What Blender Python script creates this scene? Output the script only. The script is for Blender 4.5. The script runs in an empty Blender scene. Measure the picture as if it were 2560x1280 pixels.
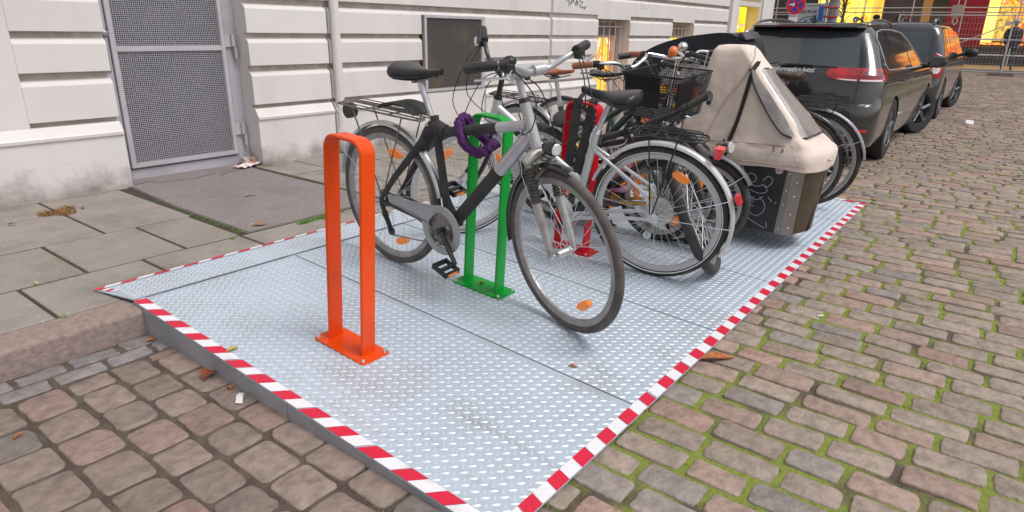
import bpy, bmesh, math, random
from math import sin, cos, pi, radians, tan, sqrt, atan2, hypot
from mathutils import Vector, Matrix
random.seed(7)
scene = bpy.context.scene
col = scene.collection

# ------------------------------------------------------------ camera
cd = bpy.data.cameras.new('camera'); cam = bpy.data.objects.new('camera', cd); col.objects.link(cam)
cd.sensor_width = 36.0; cd.lens = 1625/2560*36; cd.clip_end = 400; cd.clip_start = .05
_p, _r, _y = radians(19.25), radians(1.05), radians(37.5)
fw = Vector((cos(_p)*cos(_y), cos(_p)*sin(_y), -sin(_p)))
rt = fw.cross(Vector((0, 0, 1))).normalized(); up = rt.cross(fw)
rt, up = rt*cos(_r)+up*sin(_r), -rt*sin(_r)+up*cos(_r)
cam.matrix_world = Matrix.Translation((0, 0, 1.25)) @ Matrix((rt, up, -fw)).transposed().to_4x4()
scene.camera = cam
scene.render.resolution_x = 1024; scene.render.resolution_y = 512

# ------------------------------------------------------------ sky, sun, exposure (overcast late afternoon)
w = bpy.data.worlds.new('World'); scene.world = w; w.use_nodes = True
nt = w.node_tree; bg = nt.nodes['Background']
sky = nt.nodes.new('ShaderNodeTexSky'); sky.sky_type = 'NISHITA'; sky.sun_disc = False
SUN_EL, SUN_AZ = radians(60), radians(-80)
sky.sun_elevation = SUN_EL; sky.sun_rotation = radians(90)-SUN_AZ
sky.air_density = 1.0; sky.dust_density = 2.5; sky.ozone_density = 1.0
hs = nt.nodes.new('ShaderNodeHueSaturation'); hs.inputs['Saturation'].default_value = .22
nt.links.new(sky.outputs[0], hs.inputs['Color']); nt.links.new(hs.outputs[0], bg.inputs['Color'])
bg.inputs['Strength'].default_value = .132
sl = bpy.data.lights.new('sun', 'SUN'); sl.energy = 1.35; sl.angle = radians(24); sl.color = (1, .95, .92)
so = bpy.data.objects.new('sun', sl); col.objects.link(so)
sd = Vector((cos(SUN_EL)*cos(SUN_AZ), cos(SUN_EL)*sin(SUN_AZ), sin(SUN_EL)))
so.rotation_euler = sd.to_track_quat('Z', 'Y').to_euler()
scene.view_settings.view_transform = 'Standard'; scene.view_settings.look = 'None'
scene.view_settings.exposure = .31

# ------------------------------------------------------------ helpers
def tag(o, label=None, cat=None, group=None, kind=None):
    if label: o['label'] = label
    if cat: o['category'] = cat
    if group: o['group'] = group
    if kind: o['kind'] = kind
    return o
def empty(name, M=None):
    o = bpy.data.objects.new(name, None); o.empty_display_size = .1; col.objects.link(o)
    if M is not None: o.matrix_world = M
    return o
def thing(name, label, cat, M=None, group=None):
    return tag(empty(name, M), label, cat, group)

MATS = {}
def mat(name, color, rough=.6, metal=0., noise=None, bump=None, spec=None, emit=None, trans=0., coat=0., alpha=None, attr=None):
    """noise=(scale, color2, lo, hi[,detail]); bump=(scale, strength[,dist])"""
    if name in MATS: return MATS[name]
    m = bpy.data.materials.new(name); m.use_nodes = True; n = m.node_tree.nodes; L = m.node_tree.links
    b = n['Principled BSDF']
    b.inputs['Base Color'].default_value = (*color, 1); b.inputs['Roughness'].default_value = rough; b.inputs['Metallic'].default_value = metal
    if spec is not None: b.inputs['Specular IOR Level'].default_value = spec
    if coat: b.inputs['Coat Weight'].default_value = coat; b.inputs['Coat Roughness'].default_value = .05
    if trans: b.inputs['Transmission Weight'].default_value = trans
    if alpha is not None: b.inputs['Alpha'].default_value = alpha
    if emit: b.inputs['Emission Color'].default_value = (*emit[0], 1); b.inputs['Emission Strength'].default_value = emit[1]
    tc = n.new('ShaderNodeTexCoord')
    src = None
    if noise:
        t = n.new('ShaderNodeTexNoise'); t.inputs['Scale'].default_value = noise[0]; t.inputs['Detail'].default_value = noise[4] if len(noise) > 4 else 5
        L.new(tc.outputs['Object'], t.inputs['Vector'])
        r = n.new('ShaderNodeMapRange'); r.inputs['From Min'].default_value = noise[2]; r.inputs['From Max'].default_value = noise[3]
        L.new(t.outputs['Fac'], r.inputs['Value'])
        mx = n.new('ShaderNodeMix'); mx.data_type = 'RGBA'; mx.inputs['A'].default_value = (*color, 1); mx.inputs['B'].default_value = (*noise[1], 1)
        L.new(r.outputs[0], mx.inputs['Factor']); src = mx.outputs['Result']
        rr = n.new('ShaderNodeMapRange'); rr.inputs['To Min'].default_value = max(0, rough-.08); rr.inputs['To Max'].default_value = min(1, rough+.12)
        L.new(t.outputs['Fac'], rr.inputs['Value']); L.new(rr.outputs[0], b.inputs['Roughness'])
    if attr:
        a = n.new('ShaderNodeVertexColor'); a.layer_name = attr
        mm = n.new('ShaderNodeMix'); mm.data_type = 'RGBA'; mm.blend_type = 'MULTIPLY'; mm.inputs['Factor'].default_value = 1
        if src: L.new(src, mm.inputs['A'])
        else: mm.inputs['A'].default_value = (*color, 1)
        L.new(a.outputs['Color'], mm.inputs['B']); src = mm.outputs['Result']
    if src: L.new(src, b.inputs['Base Color'])
    if bump:
        t2 = n.new('ShaderNodeTexNoise'); t2.inputs['Scale'].default_value = bump[0]; t2.inputs['Detail'].default_value = 6
        L.new(tc.outputs['Object'], t2.inputs['Vector'])
        bn = n.new('ShaderNodeBump'); bn.inputs['Strength'].default_value = bump[1]; bn.inputs['Distance'].default_value = bump[2] if len(bump) > 2 else .01
        L.new(t2.outputs['Fac'], bn.inputs['Height']); L.new(bn.outputs[0], b.inputs['Normal'])
    MATS[name] = m
    return m

class MB:
    def __init__(s, T=None): s.v = []; s.f = []; s.mi = []; s.c = []; s.T = T; s.cur = 0; s.col = (1, 1, 1, 1)
    def add(s, vs, fs, mi=None):
        o = len(s.v); mi = s.cur if mi is None else mi
        if s.T is not None: vs = [s.T @ Vector(p) for p in vs]
        s.v += [tuple(p) for p in vs]; s.f += [tuple(i+o for i in f) for f in fs]; s.mi += [mi]*len(fs); s.c += [s.col]*len(vs)
    def box(s, c, d, R=None, mi=None):
        hx, hy, hz = d[0]/2, d[1]/2, d[2]/2
        vs = [Vector((x, y, z)) for x in (-hx, hx) for y in (-hy, hy) for z in (-hz, hz)]
        if R is not None: vs = [R @ p for p in vs]
        vs = [p+Vector(c) for p in vs]
        s.add(vs, [(0, 1, 3, 2), (4, 6, 7, 5), (0, 4, 5, 1), (2, 3, 7, 6), (0, 2, 6, 4), (1, 5, 7, 3)], mi)
    def bb(s, x0, x1, y0, y1, z0, z1, mi=None): s.box(((x0+x1)/2, (y0+y1)/2, (z0+z1)/2), (x1-x0, y1-y0, z1-z0), mi=mi)
    def tube(s, pts, r, n=8, closed=False, mi=None, cap=True, flat=None):
        pts = [Vector(p) for p in pts]; N = len(pts); rr = r if isinstance(r, (list, tuple)) else [r]*N
        vs = []; prev = None
        for i, p in enumerate(pts):
            a = pts[i-1] if (i > 0 or closed) else p; b = pts[(i+1) % N] if (i < N-1 or closed) else p
            t = (b-a).normalized()
            if prev is None:
                h = Vector((0, 0, 1)) if abs(t.z) < .9 else Vector((1, 0, 0)); u = t.cross(h).normalized()
            else: u = (prev-t*prev.dot(t)).normalized()
            prev = u; q = t.cross(u)
            for k in range(n):
                an = 2*pi*k/n; vs.append(p+(u*cos(an)+q*sin(an)*(flat or 1))*rr[i])
        fs = []
        M = N if closed else N-1
        for i in range(M):
            j = (i+1) % N
            for k in range(n): fs.append((i*n+k, j*n+k, j*n+(k+1) % n, i*n+(k+1) % n))
        if cap and not closed: fs += [tuple(range(n)), tuple(range((N-1)*n+n-1, (N-1)*n-1, -1))]
        s.add(vs, fs, mi)
    def cyl(s, a, b, r0, r1=None, n=12, mi=None): s.tube([a, b], [r0, r0 if r1 is None else r1], n, mi=mi)
    def lathe(s, prof, n=32, axis='y', c=(0, 0, 0), a0=0, a1=2*pi, closed=None, mi=None, loop=True):
        """prof: list (r, h) ; revolve round axis through c"""
        full = abs(a1-a0-2*pi) < 1e-6; K = n if full else n+1; P = len(prof); vs = []
        for i in range(K):
            a = a0+(a1-a0)*i/n
            for r, h in prof:
                if axis == 'y': p = (c[0]+r*cos(a), c[1]+h, c[2]+r*sin(a))
                elif axis == 'z': p = (c[0]+r*cos(a), c[1]+r*sin(a), c[2]+h)
                else: p = (c[0]+h, c[1]+r*cos(a), c[2]+r*sin(a))
                vs.append(p)
        fs = []
        for i in range(n):
            j = (i+1) % K
            for k in range(P if loop else P-1):
                l = (k+1) % P; fs.append((i*P+k, i*P+l, j*P+l, j*P+k))
        s.add(vs, fs, mi)
    def ring(s, R, r, n=64, m=10, c=(0, 0, 0), axis='y', sq=1.):
        s.lathe([(R+r*cos(2*pi*k/m), r*sq*sin(2*pi*k/m)) for k in range(m)], n, axis, c)
    def ball(s, c, r, n=10, m=7, mi=None):
        r = r if isinstance(r, (tuple, list)) else (r, r, r); vs = [(c[0], c[1], c[2]+r[2])]
        for i in range(1, m):
            t = pi*i/m
            for k in range(n): a = 2*pi*k/n; vs.append((c[0]+r[0]*sin(t)*cos(a), c[1]+r[1]*sin(t)*sin(a), c[2]+r[2]*cos(t)))
        vs.append((c[0], c[1], c[2]-r[2])); fs = [(0, 1+k, 1+(k+1) % n) for k in range(n)]
        for i in range(m-2):
            for k in range(n): a = 1+i*n+k; b = 1+i*n+(k+1) % n; fs.append((a, a+n, b+n, b))
        e = len(vs)-1; o = 1+(m-2)*n; fs += [(o+k, e, o+(k+1) % n) for k in range(n)]
        s.add(vs, fs, mi)
    def prism(s, poly, h0, h1, axis='z', mi=None):
        """poly 2D; axis z: (x,y); y: (x,z); x: (y,z)"""
        n = len(poly)
        def P(a, b, h): return (a, b, h) if axis == 'z' else ((a, h, b) if axis == 'y' else (h, a, b))
        vs = [P(a, b, h0) for a, b in poly]+[P(a, b, h1) for a, b in poly]
        fs = [tuple(range(n-1, -1, -1)), tuple(range(n, 2*n))]+[(i, (i+1) % n, n+(i+1) % n, n+i) for i in range(n)]
        s.add(vs, fs, mi)
    def loft(s, rings, closed=True, cap=True, mi=None):
        n = len(rings[0]); vs = [p for r in rings for p in r]; fs = []
        for i in range(len(rings)-1):
            for k in range(n if closed else n-1):
                l = (k+1) % n; fs.append((i*n+k, i*n+l, (i+1)*n+l, (i+1)*n+k))
        if cap and closed: o = (len(rings)-1)*n; fs += [tuple(range(n-1, -1, -1)), tuple(range(o, o+n))]
        s.add(vs, fs, mi)
    def build(s, name, m, parent=None, smooth=40, bevel=0, colattr=None, fixn=True):
        me = bpy.data.meshes.new(name); me.from_pydata(s.v, [], s.f)
        ms = m if isinstance(m, (list, tuple)) else [m]
        for x in ms: me.materials.append(x)
        me.polygons.foreach_set('material_index', s.mi)
        if colattr:
            ca = me.color_attributes.new(colattr, 'FLOAT_COLOR', 'POINT'); fl = [c for q in s.c for c in q]; ca.data.foreach_set('color', fl)
        if fixn:
            b = bmesh.new(); b.from_mesh(me); bmesh.ops.recalc_face_normals(b, faces=b.faces)
            if bevel: bmesh.ops.bevel(b, geom=[e for e in b.edges if e.is_manifold and e.calc_face_angle(0) > .5], offset=bevel, segments=2, affect='EDGES', clamp_overlap=True)
            b.to_mesh(me); b.free()
        if smooth:
            me.polygons.foreach_set('use_smooth', [True]*len(me.polygons)); me.set_sharp_from_angle(angle=radians(smooth))
        me.update()
        o = bpy.data.objects.new(name, me); col.objects.link(o)
        if parent is not None: o.parent = parent
        return o
def text_mb(mb, body, size, M, depth=.0015, shear=0., bold=0.):
    c = bpy.data.curves.new('t', 'FONT'); c.body = body; c.size = size; c.extrude = depth; c.shear = shear; c.offset = bold; c.resolution_u = 3
    o = bpy.data.objects.new('t', c); col.objects.link(o)
    bpy.context.view_layer.update()
    me = bpy.data.meshes.new_from_object(o.evaluated_get(bpy.context.evaluated_depsgraph_get()))
    mb.add([M @ v.co for v in me.vertices], [tuple(p.vertices) for p in me.polygons])
    bpy.data.objects.remove(o); bpy.data.curves.remove(c); bpy.data.meshes.remove(me)
def boolean(o, cutters):
    for k in cutters:
        md = o.modifiers.new('b', 'BOOLEAN'); md.operation = 'DIFFERENCE'; md.object = k; md.solver = 'EXACT'
    bpy.context.view_layer.update()
    me = bpy.data.meshes.new_from_object(o.evaluated_get(bpy.context.evaluated_depsgraph_get()))
    old = o.data; o.modifiers.clear(); o.data = me; bpy.data.meshes.remove(old)
    for k in cutters: bpy.data.objects.remove(k)
def smooth_path(pts, k=6):
    """Catmull-Rom through pts"""
    P = [Vector(p) for p in pts]; P = [2*P[0]-P[1]]+P+[2*P[-1]-P[-2]]; out = []
    for i in range(1, len(P)-2):
        for j in range(k):
            t = j/k; a, b, c, d = P[i-1:i+3]
            out.append(.5*((2*b)+(c-a)*t+(2*a-5*b+4*c-d)*t*t+(-a+3*b-3*c+d)*t**3))
    out.append(P[-2]); return out

# ------------------------------------------------------------ materials
M_wall = None
def wall_material():
    m = mat('painted_render', (.725, .685, .665), .75, noise=(1.7, (.665, .625, .60), .35, .7), bump=(60, .12, .004))
    n = m.node_tree.nodes; L = m.node_tree.links; b = n['Principled BSDF']
    src = b.inputs['Base Color'].links[0].from_socket
    geo = n.new('ShaderNodeNewGeometry'); sep = n.new('ShaderNodeSeparateXYZ'); L.new(geo.outputs['Position'], sep.inputs[0])
    ns = n.new('ShaderNodeTexNoise'); ns.inputs['Scale'].default_value = 5; ns.inputs['Detail'].default_value = 8; L.new(geo.outputs['Position'], ns.inputs['Vector'])
    n2 = n.new('ShaderNodeTexNoise'); n2.inputs['Scale'].default_value = 28; n2.inputs['Detail'].default_value = 6; L.new(geo.outputs['Position'], n2.inputs['Vector'])
    # grime: splash-back stain at the foot of the plinth, ragged upper edge
    h = n.new('ShaderNodeMath'); h.operation = 'MULTIPLY_ADD'; h.inputs[1].default_value = .36; L.new(ns.outputs['Fac'], h.inputs[0]); h.inputs[2].default_value = -.005
    h2 = n.new('ShaderNodeMath'); h2.operation = 'MULTIPLY_ADD'; h2.inputs[1].default_value = .16; L.new(n2.outputs['Fac'], h2.inputs[0]); L.new(h.outputs[0], h2.inputs[2])
    d = n.new('ShaderNodeMath'); d.operation = 'SUBTRACT'; L.new(h2.outputs[0], d.inputs[0]); L.new(sep.outputs['Z'], d.inputs[1])
    r = n.new('ShaderNodeMapRange'); r.inputs['From Min'].default_value = -.03; r.inputs['From Max'].default_value = .20; r.inputs['To Max'].default_value = .8; L.new(d.outputs[0], r.inputs['Value'])
    mx = n.new('ShaderNodeMix'); mx.data_type = 'RGBA'; L.new(r.outputs[0], mx.inputs['Factor']); L.new(src, mx.inputs['A']); mx.inputs['B'].default_value = (.13, .105, .085, 1)
    L.new(mx.outputs['Result'], b.inputs['Base Color'])
    return m
M_wall = wall_material()
M_groove = mat('dirty_render', (.42, .37, .32), .85, noise=(9, (.55, .50, .46), .4, .65), bump=(60, .2, .004))
M_frame = mat('grey_painted_steel', (.46, .44, .48), .45, noise=(6, (.38, .36, .39), .45, .75), bump=(90, .05, .003))
M_wire = mat('grey_wire', (.50, .49, .52), .45)
M_dark = mat('dark_interior', (.035, .03, .045), .8)
M_black = mat('black_plastic', (.015, .015, .017), .45, noise=(20, (.03, .03, .032), .4, .7))
M_blackgloss = mat('black_paint', (.012, .012, .014), .25, coat=.4)
M_rubber = mat('tyre_rubber', (.035, .032, .033), .8, noise=(14, (.075, .068, .062), .45, .7), bump=(120, .3, .002))
M_rubber2 = mat('dusty_tyre_rubber', (.085, .072, .070), .85, noise=(14, (.13, .115, .105), .4, .7), bump=(120, .3, .002))
M_alu = mat('aluminium', (.62, .62, .64), .32, .9, noise=(30, (.5, .5, .5), .4, .7))
M_rim = mat('rim_metal', (.45, .44, .45), .35, .8, noise=(20, (.33, .30, .28), .45, .7))
M_chrome = mat('chrome', (.75, .75, .77), .15, 1.)
M_spoke = mat('spoke_steel', (.62, .62, .64), .35, .5)
M_silver = mat('silver_frame_paint', (.50, .50, .53), .33, .35, coat=.5, noise=(12, (.44, .44, .47), .4, .7))
M_matteblack = mat('matte_black_wrap', (.028, .026, .028), .7, noise=(18, (.05, .046, .045), .4, .7), bump=(60, .2, .003))
M_steel = mat('dull_steel', (.24, .22, .21), .5, .7, noise=(25, (.13, .10, .08), .5, .7))
M_leather = mat('black_vinyl', (.014, .014, .016), .32, bump=(180, .15, .002))
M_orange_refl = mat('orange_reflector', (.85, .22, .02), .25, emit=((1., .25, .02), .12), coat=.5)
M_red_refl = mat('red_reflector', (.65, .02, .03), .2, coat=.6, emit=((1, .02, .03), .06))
M_lens = mat('clear_lens', (.7, .72, .72), .12, .2, coat=.8)
M_leaf = mat('dry_leaf', (.30, .13, .04), .7, noise=(60, (.20, .09, .04), .4, .6))

# ------------------------------------------------------------ ground levels
TH = radians(3.2); YE = .815
def pz(y): return .015+tan(TH)*(y-YE)
PX0, PX1, PY0, PY1 = 1.037, 5.57, YE, 2.822
KT = .11                                            # kerb / footway height

# ------------------------------------------------------------ road bed with moss
def road_bed():
    m = mat('joint_soil', (.075, .055, .042), .95, noise=(11, (.12, .095, .07), .4, .65), bump=(70, .9, .012))
    n = m.node_tree.nodes; L = m.node_tree.links; b = n['Principled BSDF']; src = b.inputs['Base Color'].links[0].from_socket
    geo = n.new('ShaderNodeNewGeometry'); sep = n.new('ShaderNodeSeparateXYZ'); L.new(geo.outputs['Position'], sep.inputs[0])
    ns = n.new('ShaderNodeTexNoise'); ns.inputs['Scale'].default_value = 3.2; ns.inputs['Detail'].default_value = 6; L.new(geo.outputs['Position'], ns.inputs['Vector'])
    y = n.new('ShaderNodeMapRange'); y.inputs['From Min'].default_value = 1.0; y.inputs['From Max'].default_value = 1.5; y.inputs['To Min'].default_value = .16; y.inputs['To Max'].default_value = -.25; L.new(sep.outputs['Y'], y.inputs['Value'])
    x = n.new('ShaderNodeMapRange'); x.inputs['From Min'].default_value = 4.5; x.inputs['From Max'].default_value = 12; x.inputs['To Min'].default_value = 0; x.inputs['To Max'].default_value = -.13; L.new(sep.outputs['X'], x.inputs['Value'])
    a = n.new('ShaderNodeMath'); a.operation = 'ADD'; L.new(y.outputs[0], a.inputs[0]); L.new(x.outputs[0], a.inputs[1])
    a2 = n.new('ShaderNodeMath'); a2.operation = 'ADD'; L.new(a.outputs[0], a2.inputs[0]); L.new(ns.outputs['Fac'], a2.inputs[1])
    r = n.new('ShaderNodeMapRange'); r.inputs['From Min'].default_value = .53; r.inputs['From Max'].default_value = .66; L.new(a2.outputs[0], r.inputs['Value'])
    g2 = n.new('ShaderNodeTexNoise'); g2.inputs['Scale'].default_value = 40; L.new(geo.outputs['Position'], g2.inputs['Vector'])
    gm = n.new('ShaderNodeMix'); gm.data_type = 'RGBA'; gm.inputs['A'].default_value = (.12, .15, .022, 1); gm.inputs['B'].default_value = (.25, .30, .05, 1); L.new(g2.outputs['Fac'], gm.inputs['Factor'])
    mx = n.new('ShaderNodeMix'); mx.data_type = 'RGBA'; L.new(r.outputs[0], mx.inputs['Factor']); L.new(src, mx.inputs['A']); L.new(gm.outputs['Result'], mx.inputs['B'])
    L.new(mx.outputs['Result'], b.inputs['Base Color'])
    return m
g = MB(); g.add([(-40, -40, -.006), (90, -40, -.006), (90, 40, -.006), (-40, 40, -.006)], [(0, 1, 2, 3)])
tag(g.build('road_bed', road_bed(), smooth=0), kind='structure')

# ------------------------------------------------------------ cobblestones
M_stone = mat('granite_sett', (.315, .262, .235), .6, noise=(22, (.21, .172, .152), .4, .68, 8), bump=(48, .9, .008), attr='tint')
def add_stone(mb, x0, x1, y0, y1, rnd, low=False, pol=(0,)):
    w_, l_ = x1-x0, y1-y0; cx, cy = (x0+x1)/2, (y0+y1)/2
    base = random.random()
    if base < .62: t = (1.0, .97, .93)
    elif base < .84: t = (1.06, .93, .89)
    elif base < .93: t = (.88, .92, .97)
    else: t = (1.10, .89, .85)
    if pol[0] > 0: t = (.85, .93, 1.02)
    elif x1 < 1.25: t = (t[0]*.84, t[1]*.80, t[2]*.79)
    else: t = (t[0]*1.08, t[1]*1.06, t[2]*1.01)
    k = random.uniform(.84, 1.12); mb.col = (t[0]*k, t[1]*k, t[2]*k, 1)
    ang = random.uniform(-.035, .035)
    zt = random.uniform(-.004, .002); tx, ty = random.uniform(-.04, .04), random.uniform(-.025, .025)
    base_pts = []; hw, hl = w_/2, l_/2
    for qx_, qy_, a0 in ((1, 1, 0), (-1, 1, pi/2), (-1, -1, pi), (1, -1, 3*pi/2)):
        rc = min(hw, hl)*random.uniform(.16, .42)*rnd*(1.6 if random.random() < .12 else 1); rc = min(rc, hw*.8); dx_, dy_ = random.uniform(-.05, .02)*hw, random.uniform(-.04, .015)*hl
        for k in range(4): a_ = a0+pi/2*k/3; base_pts.append((qx_*(hw-rc+dx_)+rc*cos(a_), qy_*(hl-rc+dy_)+rc*sin(a_)))
        nx_, ny_ = {(1, 1): (0, 1), (-1, 1): (-1, 0), (-1, -1): (0, -1), (1, -1): (1, 0)}[(qx_, qy_)]
        for t_ in (-.35, .3):
            o_ = random.uniform(-.05, .03)
            base_pts.append((t_*hw*(-qx_ if nx_ == 0 else 0)*(-1 if False else 1)+nx_*hw*(1+o_) if nx_ else -qx_*(-1)*(-t_)*hw*1.0*1, ny_*hl*(1+o_*.6) if ny_ else -qy_*(-1)*(-t_)*hl))
    # order points by angle so the outline stays simple
    base_pts.sort(key=lambda p: atan2(p[1]/hl, p[0]/hw))
    N = len(base_pts); rings = []
    spec = [(0, -.016), (.0008, -.004), (.0028, .0003), (.0065, .0018)] if not low else [(0, -.011), (.003, .001)]
    for ins, dz in spec:
        ring = []
        for i in range(N):
            if low and i % 2: continue
            px, py = base_pts[i]; r_ = hypot(px, py); k_ = 1-ins/r_*1.25; px *= k_; py *= k_
            X = cx+px*cos(ang)-py*sin(ang); Y = cy+px*sin(ang)+py*cos(ang)
            ring.append((X, Y, zt+dz+(px*tx+py*ty if dz > -.01 else 0)+(random.uniform(-.0006, .0006) if dz > 0 else 0)))
        rings.append(ring)
    n = len(rings[0]); vs = [p for r in rings for p in r]; c = Vector((0, 0, 0))
    for p in rings[-1]: c += Vector(p)
    c /= n; vs.append((c.x, c.y, c.z+.0015)); fs = []
    for i in range(len(rings)-1):
        for q in range(n): l = (q+1) % n; fs.append((i*n+q, i*n+l, (i+1)*n+l, (i+1)*n+q))
    o = (len(rings)-1)*n; fs += [(o+q, o+(q+1) % n, len(vs)-1) for q in range(n)]
    mb.add(vs, fs)
st = MB()
x = -.6
while x < 34:
    left = x < 1.15
    pitch = random.uniform(.142, .166) if left else random.uniform(.114, .134)
    gap = .009 if left else .013
    y = -2.4+random.uniform(0, .2)
    if x > 16: y = -1.0+random.uniform(0, .2)
    ymax = 2.53
    while y < ymax:
        l = random.uniform(.155, .205) if left else random.uniform(.17, .25)
        y1 = min(y+l, ymax+.02)
        under = (PX0+.12 < x < PX1-.2) and y > YE+.1 and y1 < PY1-.2
        if y1-y > .06 and not under:
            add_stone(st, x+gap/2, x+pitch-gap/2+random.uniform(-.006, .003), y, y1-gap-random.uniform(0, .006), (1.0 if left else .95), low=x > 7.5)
        y = y1
    x += pitch
for k, yy in enumerate((2.555, 2.65)):              # gutter rows along the kerb
    x = -.8+.1*k
    while x < 16:
        l = random.uniform(.16, .21)
        if not (1.3 < x < 5.3): add_stone(st, yy and x, x+l-.015, yy, yy+.082, .8, low=x > 6, pol=(1,))
        x += l
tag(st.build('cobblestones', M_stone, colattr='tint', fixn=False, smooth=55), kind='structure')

# ------------------------------------------------------------ kerb and footway
M_kerb = mat('granite_kerb', (.30, .228, .20), .7, noise=(35, (.225, .168, .148), .4, .65, 8), bump=(60, .6, .007), attr='tint')
kb = MB(); x = -.75
while x < 34:
    l = 1.0 if x < 6 else 2.0; k = random.uniform(.9, 1.08); kb.col = (k, k, k, 1)
    r = .022; P = [(2.745, -.1)]+[(2.745+r-r*cos(a), KT-r+r*sin(a)) for a in [i*pi/8 for i in range(5)]]+[(2.912, KT), (2.912, -.1)]
    kb.prism(P, x+.003, x+l-.003, 'x'); x += l
tag(kb.build('kerb', M_kerb, colattr='tint', smooth=50), kind='structure')
M_slab = mat('paving_slab', (.29, .255, .23), .75, noise=(5, (.225, .20, .177), .38, .7, 9), bump=(90, .35, .004), attr='tint')
sb = MB()
def slab(x0, x1, y0, y1, sk=0., z=KT):
    k = random.uniform(.93, 1.07); sb.col = (k, k*random.uniform(.985, 1.01), k*random.uniform(.96, 1.0), 1); j = .0065
    pts = [(x0+j, y0+j*random.uniform(.8, 1.4)), (x1-j, y0+j*random.uniform(.8, 1.4)), (x1-j+sk, y1-j), (x0+j+sk, y1-j)]; cx = sum(p[0] for p in pts)/4; cy = sum(p[1] for p in pts)/4
    t = [z+random.uniform(-.0015, .0015) for _ in range(4)]
    ins = [(cx+(px-cx)*(1-.006/abs(px-cx)), cy+(py-cy)*(1-.006/abs(py-cy))) for px, py in pts]
    sb.loft([[(px, py, z-.05) for px, py in pts], [(px, py, z-.005) for px, py in pts], [(a, b, t[i]) for i, (a, b) in enumerate(ins)]])
rows = [(2.915, 3.388), (3.388, 3.985), (3.985, 4.62), (4.62, 5.02)]
JX = [[-1.6, -1.02, -.4, .22, .785, 1.32, 1.86, 2.38, 2.96], [-1.5, -.9, -.3, .3, .68, 1.07, 1.55, 1.865], [-1.4, -.75, -.1, .35, .85, 1.385], [-1.2, -.6, .1, .7, 1.385]]
for (y0, y1), xs in zip(rows, JX):
    for a, b in zip(xs[:-1], xs[1:]): slab(a, b, y0, y1)
slab(1.385, 1.89, 3.985, 5.02)
slab(1.865, 1.97, 3.33, 3.388)
for y0, y1 in [(2.915, 3.388), (3.388, 3.985), (3.985, 4.55), (4.55, 5.12)]:
    x = 2.97+random.uniform(0, .02)
    while x < 18: l = random.uniform(.48, .6) if x > 3 else .37; slab(x, x+l, y0, y1); x += l
slab(-1.6, 1.96, 5.02, 5.12)
tag(sb.build('sidewalk', M_slab, colattr='tint', smooth=30), kind='structure')
ub = MB(); ub.bb(-1.7, 34, 2.9, 5.6, -.1, .1068)
tag(ub.build('sidewalk_bedding', mat('joint_dirt', (.045, .037, .028), .95, noise=(7, (.05, .065, .018), .5, .62), bump=(60, .8, .01)), smooth=0), kind='structure')
# asphalt patch with a darker rim
M_asph = mat('asphalt', (.225, .195, .19), .85, noise=(230, (.36, .32, .31), .6, .72, 2), bump=(160, .7, .004))
ap = MB(); ap.prism([(1.915, 3.405), (2.2, 3.398), (2.55, 3.41), (2.93, 3.40), (2.945, 3.9), (2.935, 4.5), (2.945, 5.27), (1.985, 5.27), (1.975, 5.0), (1.925, 4.3)], .09, .113)
o = ap.build('asphalt_patch', M_asph, bevel=.006); tag(o, kind='structure')
cr = MB()                                           # cracks filled with dark dirt
for path in ([(2.12, 5.12), (2.2, 5.02), (2.32, 5.01), (2.42, 4.97), (2.5, 5.0), (2.62, 5.03)], [(2.60, 4.92), (2.7, 4.99), (2.82, 5.02), (2.88, 5.0)], [(2.0, 5.2), (2.04, 5.08), (2.12, 5.12)]):
    cr.tube([(a, b, .1135) for a, b in smooth_path([(p[0], p[1], 0) for p in path], 4) for a, b in [(a, b)]] if False else [(p.x, p.y, .1135) for p in smooth_path([(a, b, 0) for a, b in path], 4)], .005, 5, flat=.3)
cr.tube([(2.35, 4.15, .1135), (2.39, 4.17, .1137), (2.42, 4.14, .1135)], .012, 6, flat=.15)
tag(cr.build('asphalt_cracks', M_dark), kind='structure')

# ------------------------------------------------------------ parking platform (checker plate deck)
M_plate = mat('galvanised_plate', (.53, .61, .70), .45, .3, noise=(2.2, (.44, .51, .60), .35, .7, 8), bump=(14, .04, .01))
M_lens_b = mat('galvanised_stud_glint', (.63, .705, .79), .34, .35)  # studs paler than the plate: sky glints painted into their colour
M_skirt = mat('galvanised_skirt', (.40, .41, .45), .5, .3, noise=(5, (.33, .34, .37), .4, .6))
M_tw = mat('tape_white', (.78, .77, .80), .45, noise=(120, (.70, .70, .73), .4, .6), bump=(300, .2, .001))
M_tr = mat('tape_red', (.66, .012, .05), .42, noise=(120, (.58, .01, .04), .4, .6), bump=(300, .2, .001))
plat = thing('parking_platform', 'galvanised checker plate parking deck with red and white hazard tape edges', 'platform', Matrix.Translation((PX0, YE, 0)))
def world_child(o, p): o.parent = p; o.matrix_parent_inverse = p.matrix_world.inverted(); return o
bpy.context.view_layer.update()
seams = [PX0, 1.832, 2.595, 3.355, 4.11, 4.868, PX1]
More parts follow.
